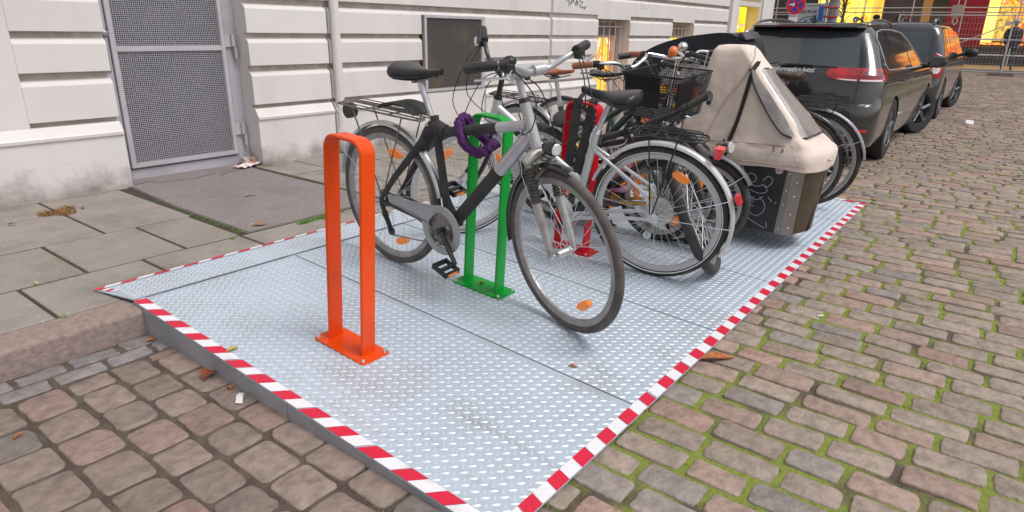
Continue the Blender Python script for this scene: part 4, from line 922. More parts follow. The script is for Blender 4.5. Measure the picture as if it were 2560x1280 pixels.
# chalk scribbles (loose abstract lines) and a round sticker
def onpanel(y, z): t = (z-.135)/.425; return (3.889-.046*t-.0035, y, z)
q = MB()
for path in ([(1.33, .545), (1.36, .47), (1.30, .46), (1.27, .49), (1.24, .47), (1.25, .52), (1.29, .51)], [(1.34, .42), (1.29, .425), (1.26, .41), (1.30, .395), (1.345, .40)], [(1.22, .455), (1.19, .475), (1.16, .455), (1.17, .425), (1.21, .42)],
             [(1.12, .44), (1.09, .47), (1.065, .45), (1.08, .415), (1.11, .40)], [(1.20, .41), (1.15, .40), (1.11, .415), (1.09, .38), (1.13, .36), (1.19, .375)], [(1.22, .36), (1.19, .33), (1.14, .32), (1.11, .345)],
             [(1.13, .34), (1.095, .30), (1.10, .25), (1.14, .22), (1.18, .235)], [(1.19, .20), (1.13, .17), (1.08, .15)], [(1.075, .19), (1.07, .155)], [(1.08, .345), (1.055, .32)], [(1.04, .31), (1.03, .325)], [(1.24, .22), (1.22, .205)], [(1.33, .39), (1.30, .37), (1.31, .35)]):
    q.tube([onpanel(p.x, p.y) for p in smooth_path([(a, b, 0) for a, b in path], 4)], .0021, 4)
world_child(q.build('chalk_line', mat('grey_chalk', (.42, .43, .50), .9)), trike)
q = MB()
for k in range(7): z = .275+.009*k; q.tube([onpanel(1.30, z), onpanel(1.24, z+.006), onpanel(1.155+.01*(k % 3), z+.002)], .0028, 4)
q.tube([onpanel(1.31, .34), onpanel(1.27, .355), onpanel(1.25, .37)], .003, 4)
world_child(q.build('chalk_line', mat('blue_chalk', (.16, .24, .55), .9, noise=(30, (.10, .32, .25), .5, .6))), trike)
q = MB(); c_ = V(*onpanel(1.035, .513)); q.cyl(c_+V(.003, 0, 0), c_+V(-.0015, 0, 0), .021, n=24); st_ = world_child(q.build('round_sticker', mat('sticker_white', (.6, .55, .55), .5)), trike)
q = MB(); q.tube([c_+V(-.0025, .013, .010), c_+V(-.0025, -.010, .012)], .003, 5); q.tube([c_+V(-.0025, -.013, .002), c_+V(-.0025, 0, -.012), c_+V(-.0025, .012, .002)], .0025, 5); world_child(q.build('sticker_print', M_tr), trike)
# tent
def tent_slices():
    base = [(.520, 3.835, 4.40, .828, 1.785, .25, .12), (.575, 3.828, 4.405, .820, 1.785, .25, .12), (.606, 3.832, 4.40, .824, 1.775, .24, .12), (.632, 3.842, 4.385, .842, 1.765, .21, .11), (.652, 3.85, 4.37, .875, 1.75, .14, .08), (.69, 3.858, 4.35, .942, 1.71, .06, .05),
            (.78, 3.872, 4.31, 1.012, 1.63, .035, .035), (.88, 3.885, 4.265, 1.10, 1.595, .03, .03), (.98, 3.897, 4.225, 1.19, 1.585, .03, .03), (1.08, 3.91, 4.19, 1.27, 1.565, .03, .03), (1.155, 3.925, 4.165, 1.335, 1.545, .03, .03), (1.180, 3.945, 4.15, 1.36, 1.525, .03, .03), (1.186, 3.975, 4.12, 1.39, 1.49, .03, .03)]
    out = []
    for a, b in zip(base[:-1], base[1:]):
        for k in range(3): out.append(tuple(u+(v-u)*k/3 for u, v in zip(a, b)))
    return out+[base[-1]]
q = MB(); R_ = []
for si, (z, a, b, yf, yb, rx, ry) in enumerate(tent_slices()):
    P = outline(a, b, yf, yb, rx, ry, .06, z); ring = []; n = len(P); cx, cy = (a+b)/2, (yf+yb)/2
    # resample sides so folds can form
    den = []
    for i in range(n):
        p0, p1 = P[i], P[(i+1) % n]; d_ = hypot(p1[0]-p0[0], p1[1]-p0[1]); m_ = 12 if i in (10, 21, 32, 43) else 1
        for k in range(m_): den.append(tuple(u+(v-u)*k/m_ for u, v in zip(p0, p1)))
    for (X, Y, Z) in den:
        fold = .009*sin(Y*30+Z*8)*sin(Z*6+Y*7)+.0065*sin(Y*75-Z*22+X*30)*min(1, max(0, (1.1-Z)/.4))+.003*sin(Z*60+Y*25)*min(1, max(0, (.85-Z)/.2))
        edge = min(1, max(0, (Z-.53)/.12)); dx = (X-cx)/max(.05, (b-a)/2); dy = (Y-cy)/max(.05, (yb-yf)/2)
        k = fold*(.35+.65*edge); sag = -.010*sin(pi*min(1, max(0, (Z-.66)/.5)))
        ring.append((X+(k+sag)*dx, Y+(k+sag)*dy*.6, Z+(.006*sin(Y*16+X*9) if Z < .58 else 0)))
    R_.append(ring)
q.loft(R_, cap=False); q.add(R_[-1], [tuple(range(len(R_[-1])))])
world_child(q.build('rain_tent', M_tent, smooth=75), trike)
def tent_surf(Y, Z):       # near side x at (Y, Z)
    S = tent_slices()
    for a, b in zip(S[:-1], S[1:]):
        if a[0] <= Z <= b[0]:
            t = (Z-a[0])/(b[0]-a[0]); x0 = a[1]+(b[1]-a[1])*t; yf = a[3]+(b[3]-a[3])*t; rx = a[5]+(b[5]-a[5])*t; ry = a[6]+(b[6]-a[6])*t
            if Y < yf+ry: u = max(0, min(1, (yf+ry-Y)/ry)); x0 += rx*(1-sqrt(max(0, 1-u*u)))
            k = (.009*sin(Y*30+Z*8)*sin(Z*6+Y*7))*.9; return x0-k-.004+.010*sin(pi*min(1, max(0, (Z-.66)/.5)))
    return 3.9
q = MB(); pts = smooth_path([(1.265, 1.10, 0), (1.285, 1.02, 0), (1.30, .90, 0), (1.315, .78, 0), (1.34, .66, 0), (1.352, .58, 0), (1.352, .53, 0)], 6)
q.loft([[(tent_surf(p.x+o_, max(.525, p.y))-.006, p.x+o_, p.y), (tent_surf(p.x-o_, max(.525, p.y))-.006, p.x-o_, p.y), (tent_surf(p.x-o_, max(.525, p.y))+.004, p.x-o_, p.y), (tent_surf(p.x+o_, max(.525, p.y))+.004, p.x+o_, p.y)] for p in pts for o_ in (.011,)])
world_child(q.build('dark_strap', mat('dark_brown_webbing', (.028, .018, .018), .8), smooth=60), trike)
# clear front window: pane over the sloping front, edged by dark piping
M_clear = mat('clear_vinyl', (.46, .41, .38), .12, coat=1., noise=(5, (.30, .26, .25), .45, .65), bump=(11, .35, .02))
def tfront(z):
    S = tent_slices()
    for a, b in zip(S[:-1], S[1:]):
        if a[0] <= z <= b[0]: t = (z-a[0])/(b[0]-a[0]); return a[3]+(b[3]-a[3])*t, a[1]+(b[1]-a[1])*t, a[2]+(b[2]-a[2])*t
def fpt(u, z, off=.017):
    yf, xa, xb = tfront(z); ub = .055; X = xa+.008+u*(xb-xa-.016); e = min(u, 1-u)*(xb-xa); r_ = .075
    dy = r_*(1-sqrt(max(0, 1-((r_-e)/r_)**2))) if e < r_ else 0
    return (X, yf+dy-off, z-.004)
q = MB(); NZ, NU = 16, 14; zs = [.705+(1.06-.705)*i/NZ for i in range(NZ+1)]
us = [j/NU for j in range(NU+1)]
def uu(u, i): return .0+u
vs = [fpt(.0+us[j]*1.0, zs[i]) for i in range(NZ+1) for j in range(NU+1)]
q.add(vs, [(i*(NU+1)+j, i*(NU+1)+j+1, (i+1)*(NU+1)+j+1, (i+1)*(NU+1)+j) for i in range(NZ) for j in range(NU)])
# near side wrap of the window
wl = smooth_path([(1.29, 1.055, 0), (1.262, .985, 0), (1.205, .89, 0), (1.135, .80, 0), (1.06, .725, 0), (1.00, .706, 0)], 4)
rows_ = []
for p in wl:
    z_ = max(.706, min(1.059, p.y)); yf_ = tfront(z_)[0]; rows_.append([(tent_surf(p.x+(yf_+.02-p.x)*t_, z_)-.014, p.x+(yf_+.02-p.x)*t_, z_) for t_ in (0, .33, .66, 1)]+[fpt(0, z_, .016)])
q.loft(rows_, closed=False)
world_child(q.build('clear_window', M_clear, smooth=60, fixn=False), trike)
q = MB(); q.tube([(tent_surf(p.x, p.y)-.015, p.x, p.y) for p in wl]+[fpt(0, .703, .021), fpt(.12, .703, .021), fpt(.5, .703, .021), fpt(.9, .703, .021), fpt(1, .703, .018)], .0045, 6)
q.tube([(tent_surf(1.29, 1.055)-.008, 1.29, 1.055), fpt(0, 1.062, .02), fpt(.5, 1.062, .02), fpt(1, 1.062, .018)], .004, 6)
q.tube([fpt(.10, 1.13, .008), fpt(.06, 1.10, .010), fpt(.03, 1.055, .012)], .006, 6)
world_child(q.build('window_piping', mat('dark_piping', (.02, .014, .022), .6)), trike)
for pth in ([(1.30, 1.175), (1.295, 1.10), (1.33, 1.0), (1.40, .9), (1.46, .75), (1.50, .60)], [(1.56, 1.15), (1.58, 1.0), (1.60, .85), (1.66, .68), (1.70, .56)], [(.98, .655), (1.1, .652), (1.3, .646), (1.5, .640), (1.7, .636)], [(.90, .545), (1.1, .545), (1.4, .547), (1.75, .55)]):
    q = MB(); q.tube([(tent_surf(p.x, min(1.18, p.y))-.001, p.x, p.y) for p in smooth_path([(a, b, 0) for a, b in pth], 6)], .0032, 5); world_child(q.build('tent_seam', mat('seam_canvas', (.52, .41, .35), .9)), trike)
for c_ in ((3.838, .955, .583), (4.03, .822, .578)):
    q = MB(); q.cyl(c_, (c_[0]-.004, c_[1]-.006, c_[2]), .010, n=14); q.ball((c_[0]-.006, c_[1]-.008, c_[2]), .006, 8, 5); world_child(q.build('snap_button', M_chrome), trike)
for path in ([(1.08, .645), (1.083, .627), (1.075, .618)], [(1.03, .64), (1.025, .625), (1.035, .62)]):
    q = MB(); q.tube([(tent_surf(a, b)-.003, a, b) for a, b in path], .003, 5); world_child(q.build('tent_stain', mat('grey_smudge', (.16, .13, .12), .9)), trike)
# wheels, fenders, lamp, rear frame and bars of the tricycle
def wx(M): return M
for sx, xx in ((0, 3.60), (1, 4.72)):
    Mw = Matrix.Translation((xx, 1.37, pz(1.37)+.27)) @ Matrix.Rotation(radians(-90+(8 if sx == 0 else 0)), 4, 'Z')
    o = wheel(None, 'front_wheel', (0, 0, 0), .27, Mw, tw=.024, spokes=24, reflect=0, rim=mat('pale_rim', (.5, .49, .47), .35, .5)); world_child(o, trike)
    fo_ = fender(None, 'front_fender', (0, 0, 0), .27, radians(28), radians(118), mat('grey_mudguard', (.12, .12, .13), .4, .3), Mw, stays=(radians(40),), wd=.03); world_child(fo_, trike)
q = MB(); lc = V(3.72, 1.33, .63); q.tube([lc+V(0, .04, 0), lc+V(0, .02, 0), lc+V(-.004, -.02, 0), lc+V(-.006, -.042, .0)], [.012, .028, .034, .036], 16); q.cyl(lc+V(0, 0, .03), lc+V(0, 0, .045), .008)
l_ = world_child(q.build('headlight', mat('smoky_lamp', (.30, .30, .27), .2, .5, noise=(40, (.12, .11, .1), .4, .6))), trike)
q = MB(); q.cyl(lc+V(-.006, -.042, 0), lc+V(-.008, -.052, 0), .034, .03, 16); world_child(q.build('headlight_lens', M_lens), trike)
q = MB(); q.tube([lc+V(0, .01, -.03), (3.72, 1.38, .55), (3.78, 1.40, .50), (3.87, 1.42, .47)], .006, 6); q.tube([(3.70, 1.40, .60), (3.68, 1.43, .63), (3.72, 1.46, .64), (3.78, 1.44, .60)], .006, 6); world_child(q.build('lamp_bracket', M_black), trike)
q = MB()
q.cyl((3.60, 1.37, pz(1.37)+.27), (4.72, 1.37, pz(1.37)+.27), .018); q.tube(smooth_path([(4.15, 1.74, .25), (4.15, 2.0, .28), (4.15, 2.25, .36)], 4), .024, 12); q.cyl((4.15, 2.25, .36), (4.15, 2.34, .80), .017); q.tube([(4.15, 2.25, .36), (4.09, 2.6, .41), (4.085, 2.72, .44)], .011, 8); q.tube([(4.15, 2.25, .36), (4.21, 2.6, .41), (4.215, 2.72, .44)], .011, 8)
q.tube([(4.15, 2.32, .72), (4.09, 2.55, .6), (4.085, 2.72, .44)], .009, 8); q.tube([(4.15, 2.32, .72), (4.21, 2.55, .6), (4.215, 2.72, .44)], .009, 8)
world_child(q.build('frame', M_green), trike)
Mw = Matrix.Translation((4.15, 2.72, .455)) @ Matrix.Rotation(radians(-90), 4, 'Z'); o = wheel(None, 'rear_wheel', (0, 0, 0), .335, Mw, reflect=0); world_child(o, trike)
o = saddle(None, (4.15, 2.36, .93), M_leather); o.matrix_world = Matrix.Translation((4.15, 2.36, .93)) @ Matrix.Rotation(radians(-90), 4, 'Z') @ Matrix.Translation((-4.15, -2.36, -.93)); bpy.context.view_layer.update(); world_child(o, trike)
q = MB(); q.cyl((4.15, 2.34, .80), (4.15, 2.36, .925), .013); world_child(q.build('seat_post', M_alu), trike)
q = MB(); q.cyl((4.03, 1.84, .72), (4.03, 1.80, 1.085), .0135); q.cyl((4.03, 1.845, .30), (4.03, 1.84, .72), .02); q.tube(smooth_path([(3.72, 2.02, 1.10), (3.82, 1.92, 1.12), (3.95, 1.80, 1.095), (4.11, 1.80, 1.095), (4.26, 1.90, 1.12), (4.36, 2.0, 1.10)], 4), .012, 10); q.tube([(4.03, 1.845, .32), (4.1, 1.78, .27)], .02, 8)
hb_ = world_child(q.build('handlebar', M_chrome), trike)
for a, b in (((3.70, 2.04, 1.10), (3.80, 1.94, 1.118)), ((4.28, 1.92, 1.118), (4.37, 2.01, 1.10))):
    q = MB(); q.cyl(a, b, .018); world_child(q.build('grip', M_black), trike)
q = MB(); q.ball((3.93, 1.79, 1.135), (.034, .030, .034), 14, 9); world_child(q.build('bell', mat('orange_enamel', (.85, .20, .04), .3, coat=.5))  , trike)
q = MB(); q.ball((4.00, 1.76, 1.165), (.040, .03, .028), 14, 9); world_child(q.build('bell', M_chrome), trike)
q = MB(); q.tube([(3.80, 1.93, 1.10), (3.80, 1.90, 1.08), (3.81, 1.84, .98)], .012, 8, flat=.5); world_child(q.build('brake_lever', M_black), trike)

# basket on the dark green bicycle (rides on the front), with leaves caught in it
Mb = T3; bq = MB(); hx, ly0, ly1, bz0, bz1 = .165, .84, 1.15, .755, .985
for k in range(17):
    z = bz0+(bz1-bz0)*k/16; e = .03*k/16; bq.tube([(ly0-.0, -hx-e, z), (ly1+e, -hx-e, z), (ly1+e, hx+e, z), (ly0, hx+e, z)], .0018 if k < 16 else .006, 5, closed=True)
for k in range(27):
    t = k/26; yy = -hx+2*hx*t; bq.tube([(ly1, yy, bz0), (ly1+.03, yy*1.17, bz1)], .0015, 4); bq.tube([(ly0, yy, bz0), (ly0, yy*1.17, bz1)], .0015, 4); xx = ly0+(ly1-ly0)*t
    for sy in (-1, 1): bq.tube([(xx, sy*hx, bz0), (xx+.03*t, sy*(hx+.03), bz1)], .0015, 4)
bq.bb(ly0, ly1, -hx, hx, bz0-.004, bz0)
bq.bb(ly0+.01, ly0+.22, -hx-.018, -hx-.0165, bz0+.06, bz1-.008); bq.bb(ly1-.002, ly1+.001, -hx, hx*.2, bz0+.05, bz1-.03)
bo = bq.build('front_basket', mat('black_basket_wire', (.012, .012, .014), .5), b3, smooth=0)

# hooded cargo bike beyond the deck
hood = thing('cargo_bike', 'orange cargo bike with arched black rain hood behind the tent tricycle', 'cargo bike', Matrix.Translation((5.85, 2.3, 0)), 'bicycles and cargo bikes on the deck')
bpy.context.view_layer.update()
M_hood = bump_cloth('black_hood_fabric', (.016, .017, .022), (.028, .029, .036), 6, .3)
arch = smooth_path([(2.95, .80, 0), (2.94, .95, 0), (2.87, 1.04, 0), (2.72, 1.13, 0), (2.50, 1.20, 0), (2.25, 1.24, 0), (2.10, 1.25, 0), (2.00, 1.22, 0), (1.93, 1.14, 0), (1.90, .95, 0), (1.92, .78, 0)], 5)
inn = [(2.40+(p.x-2.42)*.56, .78+(p.y-.78)*.52) for p in arch]
q = MB()
q.loft([[(xx, p.x, p.y) for p in arch] for xx in (5.58, 5.60, 5.85, 6.10, 6.12)], closed=False)
for xx in (5.58,):
    q.loft([[(xx, p.x, p.y) for p in arch], [(xx-.004, a, b) for a, b in inn]], closed=False)
q.loft([[(6.12, p.x, p.y) for p in arch], [(6.12, 2.42, .8) for p in arch]], closed=False)
q.add([(5.585, 2.95, .80), (5.585, 1.92, .80), (6.12, 1.92, .80), (6.12, 2.95, .80)], [(0, 1, 2, 3)])
world_child(q.build('rain_hood', M_hood, smooth=50), hood)
q = MB(); q.loft([[(5.59, a, b) for a, b in inn], [(5.59, 2.42, .82) for a, b in inn]], closed=False); world_child(q.build('hood_window', mat('grey_vinyl', (.40, .38, .37), .2, coat=.6, noise=(6, (.22, .21, .21), .4, .6)), smooth=0), hood)
q = MB(); q.loft([[(5.60+.05*sin(k*1.3), 2.05-.03*k*.8, 1.245+.012*sin(k*2.)) , (5.60, 2.02-.03*k*.8, 1.20), (5.95, 2.02-.03*k*.8, 1.22), (5.95, 2.05-.03*k*.8, 1.262)] for k in range(5)]); world_child(q.build('rolled_flap', bump_cloth('grey_flap', (.10, .10, .11), (.06, .06, .07), 8, .5), smooth=60), hood)
q = MB(); q.loft([[(5.62, 2.0, .30), (5.62, 2.85, .34), (6.08, 2.85, .34), (6.08, 2.0, .30)], [(5.585, 1.93, .80), (5.585, 2.93, .80), (6.115, 2.93, .80), (6.115, 1.93, .80)]]); world_child(q.build('cargo_box', mat('orange_red_panel', (.62, .08, .02), .45, noise=(4, (.5, .06, .02), .4, .6)), smooth=0), hood)
q = MB(); q.tube(smooth_path([(5.575, 2.86, .45), (5.575, 2.84, .70), (5.575, 2.72, .77), (5.575, 2.56, .73), (5.575, 2.50, .60), (5.575, 2.48, .42)], 5), .034, 10); world_child(q.build('padded_rim', mat('yellow_padding', (.70, .42, .03), .8, bump=(60, .5, .005))), hood)
for yy in (2.45,):
    for xx in (5.52, 6.18):
        o = wheel(None, 'front_wheel', (0, 0, 0), .25, Matrix.Translation((xx, yy, .25)) @ Matrix.Rotation(pi/2, 4, 'Z'), reflect=0, spokes=20); world_child(o, hood)
o = wheel(None, 'rear_wheel', (0, 0, 0), .30, Matrix.Translation((5.85, 1.42, .30)) @ Matrix.Rotation(pi/2, 4, 'Z'), reflect=0, spokes=24); world_child(o, hood)
q = MB(); q.tube(smooth_path([(5.85, 2.0, .34), (5.85, 1.8, .33), (5.85, 1.62, .30)], 4), .022); q.cyl((5.85, 1.72, .3), (5.85, 1.62, .85), .016); q.tube([(5.85, 1.68, .5), (5.80, 1.45, .35), (5.80, 1.42, .30)], .009); q.cyl((5.85, 2.0, .5), (5.85, 1.88, .98), .016); q.tube([(5.55, 1.80, 1.02), (5.7, 1.9, 1.0), (6.0, 1.9, 1.0), (6.15, 1.80, 1.02)], .011)
world_child(q.build('frame', M_blackgloss), hood)
o = saddle(None, (0, 0, 0), M_leather); o.matrix_world = Matrix.Translation((5.85, 1.62, .88)) @ Matrix.Rotation(pi/2, 4, 'Z'); bpy.context.view_layer.update(); world_child(o, hood)

# locks and bag
q = MB(); c0 = V(2.10, 1.885, .845); pts = smooth_path([(2.068, 1.895, .865), (2.095, 1.90, .895), (2.135, 1.895, .885), (2.165, 1.87, .83), (2.20, 1.82, .775), (2.20, 1.775, .765), (2.165, 1.755, .775), (2.125, 1.77, .745), (2.09, 1.80, .735), (2.066, 1.845, .765), (2.060, 1.88, .815)], 9)
rings = []; n = len(pts); pts = [V(2.125, 1.855, .83)+(p-V(2.125, 1.855, .83))*.86 for p in pts]
q.tube([p for p in pts], [.0205+.0020*sin(i*.45+1) for i in range(n)], 22, closed=True)
lk = q.build('cable_lock', bump_cloth('purple_cloth', (.050, .010, .075), (.10, .022, .14), 40, .9), smooth=60)
for v_ in lk.data.vertices: v_.co += v_.normal*(random.uniform(-.003, .003)+.0022*sin(v_.co.x*240+v_.co.z*190)+.002*sin(v_.co.y*260-v_.co.z*120))
tag(lk, 'chain lock in crinkled purple cloth looped round the black top tube and green stand', 'bicycle lock')
lk.data.materials[0].node_tree.nodes['Bump'].inputs['Distance'].default_value = .006
fl_ = thing('folding_lock', 'matte black folding lock hanging over the red stand', 'bicycle lock', Matrix.Translation((2.97, 1.80, .9)))
bpy.context.view_layer.update()
for a, b in (((2.95, 1.845, .915), (2.93, 1.885, .50)), ((2.985, 1.775, .90), (2.95, 1.84, .50))):
    q = MB(); A, B = V(*a), V(*b); d_ = (B-A).normalized(); s_ = V(-.25, .95, .15); s_ = (s_-d_*s_.dot(d_)).normalized()*.024; t_ = d_.cross(s_).normalized()*.006
    q.loft([[A+s_+t_, A-s_+t_, A-s_-t_, A+s_-t_], [B+s_+t_, B-s_+t_, B-s_-t_, B+s_-t_]]); world_child(q.build('lock_bar', M_matteblack, bevel=.003), fl_)
q = MB(); q.tube(smooth_path([(2.95, 1.85, .90), (2.99, 1.835, .94), (3.03, 1.81, .93), (2.985, 1.78, .89)], 5), .014, 8, flat=.7); world_child(q.build('lock_strap', M_matteblack), fl_)
q = MB(); rings = []
for k in range(7):
    t = k/6; rings.append([(3.42+.05*cos(a)*(1+.15*sin(3*a+k))*(1 if 0 < k < 6 else .5), 1.83+.085*sin(a)*(1+.12*sin(4*a+2*k))*(1 if 0 < k < 6 else .6), .56-.22*t) for a in [2*pi*i/16 for i in range(16)]])
q.loft(rings); q.tube([(3.42, 1.77, .55), (3.42, 1.79, .62), (3.42, 1.85, .63), (3.42, 1.88, .55)], .006, 6)
tag(q.build('shopping_bag', mat('pink_plastic', (.75, .16, .30), .4, noise=(9, (.75, .45, .55), .45, .6), bump=(20, .5, .01)), smooth=60), "crumpled pink plastic bag hanging beside the yellow children's bicycle", 'bag')

# ------------------------------------------------------------ cars
M_car1 = mat('dark_metallic_paint', (.040, .038, .040), .2, .3, coat=1.)
M_car2 = mat('blue_grey_paint', (.045, .050, .060), .22, .3, coat=1.)
M_glass = mat('car_glass', (.085, .095, .105), .05, .55, coat=.6)
M_tyre = mat('car_tyre', (.02, .02, .021), .75, bump=(60, .3, .004))
class Car:
    def __init__(s, sl, X, Y):
        s.sl = sl; s.X = X; s.Y = Y
    def at(s, z):
        S = s.sl
        if z <= S[0][0]: return S[0]
        for a, b in zip(S[:-1], S[1:]):
            if a[0] <= z <= b[0]: t = (z-a[0])/(b[0]-a[0]); return tuple(u+(v-u)*t for u, v in zip(a, b))
        return S[-1]
    def P(s, q, z, off=0., side=-1):
        """q metres from rear centre along the outline, side -1 = right"""
        _, xr, xf, w_, r = s.at(z)[:5]; cr_ = .07
        if q < w_-r: y = q; x = xr+cr_*(y/w_)**2-off; n = (-1, 0); return s.X+x, s.Y+side*y, z
        x0 = xr+cr_*((w_-r)/w_)**2
        if q < w_-r+r*pi/2: a = (q-(w_-r))/r; return s.X+x0+r-(r+off)*cos(a), s.Y+side*(w_-r+(r+off)*sin(a)), z
        x = x0+r+(q-(w_-r+r*pi/2)); L = xf-x0; t = x/ L; bulge = 0
        return s.X+x, s.Y+side*(w_+off), z
    def qx(s, x, z):
        _, xr, xf, w_, r = s.at(z)[:5]; return x-(xr+.07*((w_-r)/w_)**2+r)+w_-r+r*pi/2
    def body(s, name, m, parent, arches, ar):
        q = MB(); rings = []
        for (z, xr, xf, w_, r) in s.sl:
            ring = []
            for side, rng in ((-1, 1), (1, -1)):
                pts = [s.P(w_*0.999*0+k/10*(w_-r), z, 0, side) for k in range(10)]+[s.P(w_-r+r*pi/2*k/8, z, 0, side) for k in range(9)]
                x0 = xr+.07*((w_-r)/w_)**2+r; rf = min(.45, (xf-x0)*.3); ffl = .12
                for k in range(1, 25): x = x0+(xf-rf-x0)*k/24; pts.append((s.X+x, s.Y+side*w_, z))
                for k in range(1, 9): a = pi/2*k/8; pts.append((s.X+xf-rf+rf*sin(a), s.Y+side*(w_*.35+w_*.65*cos(a)), z))
                if side == 1: pts = list(reversed(pts))[:-1]
                ring += pts
            rings.append(ring)
        q.loft(rings); o = q.build(name, m, smooth=35)
        cut = []
        for ax_ in arches:
            for sy in (-1, 1):
                c = MB(); c.cyl((s.X+ax_, s.Y+sy*.56, .31), (s.X+ax_, s.Y+sy*1.1, .31), ar, n=48); cut.append(c.build('cut', m))
        boolean(o, cut); o.data.set_sharp_from_angle(angle=radians(35)); world_child(o, parent); return o
    def patch(s, name, m, parent, poly, off=.004, side=-1, nz=10, nq=10, thick=True, smooth=50):
        """poly in (q, z)"""
        zs = sorted(p[1] for p in poly); z0, z1 = zs[0]+1e-4, zs[-1]-1e-4; rows_ = []
        for i in range(nz+1):
            z = z0+(z1-z0)*i/nz; xs = []
            for (a, b), (c, d) in zip(poly, poly[1:]+poly[:1]):
                if (b-z)*(d-z) < 0: xs.append(a+(c-a)*(z-b)/(d-b))
            if len(xs) < 2: xs = [poly[0][0]]*2
            qa, qb = min(xs), max(xs); rows_.append([s.P(qa+(qb-qa)*k/nq, z, off, side) for k in range(nq+1)])
        q = MB(); q.loft(rows_, closed=False); o = q.build(name, m, smooth=smooth, fixn=False)
        b = bmesh.new(); b.from_mesh(o.data); bmesh.ops.recalc_face_normals(b, faces=b.faces)
        b.faces.ensure_lookup_table(); f0 = b.faces[len(b.faces)//2]; cc = f0.calc_center_median(); out = V(cc.x-(s.X+2.0), (cc.y-s.Y)*2.5, 0)
        if f0.normal.dot(out) < 0: bmesh.ops.reverse_faces(b, faces=b.faces)
        b.to_mesh(o.data); b.free()
        world_child(o, parent); return o
def car_wheel(parent, X, Y, side, R=.318, steer=0):
    T = Matrix.Translation((X, Y, R)) @ Matrix.Rotation(steer, 4, 'Z'); w_ = MB(T); hw = .105
    w_.lathe([(R*.62, -hw*.9), (R*.80, -hw), (R*.95, -hw*.92), (R, -hw*.65), (R, hw*.65), (R*.95, hw*.92), (R*.80, hw), (R*.62, hw*.9)], 48, 'y'); o = w_.build('wheel', M_tyre, smooth=35); world_child(o, parent)
    r_ = MB(T); s_ = -side; yo = side*hw*.75
    r_.lathe([(R*.63, side*hw*.92), (R*.60, side*hw*.7), (R*.58, side*hw*.1), (R*.63, side*hw*.1)], 40, 'y')
    r_.cyl((0, side*hw*.1, 0), (0, side*hw*.55, 0), R*.14, n=16)
    for k in range(5): a = 2*pi*k/5+.3; r_.tube([(cos(a)*R*.08, side*hw*.62, sin(a)*R*.08), (cos(a)*R*.6, side*hw*.72, sin(a)*R*.6)], [R*.09, R*.075], 6)
    ro = r_.build('rim', mat('grey_alloy', (.22, .22, .23), .3, .8)); T; world_child(ro, o)
    return o
car1 = thing('estate_car', 'dark grey estate car, tail to the camera, white lettering below its rear window', 'car', Matrix.Translation((6.88+2.2, 1.93, 0)))
bpy.context.view_layer.update()
C1 = Car([(.17, .14, 4.20, .72, .20), (.22, .05, 4.36, .80, .22), (.30, .015, 4.42, .83, .24), (.45, .0, 4.44, .842, .25), (.56, .0, 4.44, .845, .27), (.615, .012, 4.42, .842, .27), (.635, .05, 4.40, .838, .24), (.70, .055, 4.36, .835, .24), (.80, .070, 4.25, .828, .23), (.86, .085, 4.05, .82, .21), (.895, .10, 3.70, .808, .19), (.925, .125, 3.30, .79, .17), (.98, .175, 3.12, .768, .15),
          (1.08, .25, 2.86, .725, .15), (1.18, .325, 2.60, .675, .15), (1.26, .385, 2.38, .632, .15), (1.305, .42, 2.26, .602, .16), (1.335, .46, 2.12, .558, .17), (1.36, .55, 1.95, .48, .17), (1.372, .72, 1.75, .36, .15), (1.377, .95, 1.55, .2, .1)], 6.88, 1.93)
C1.body('body', M_car1, car1, (1.07, 3.62), .355)
def Q(c, pts): return [(c.qx(x, z), z) for x, z in pts]
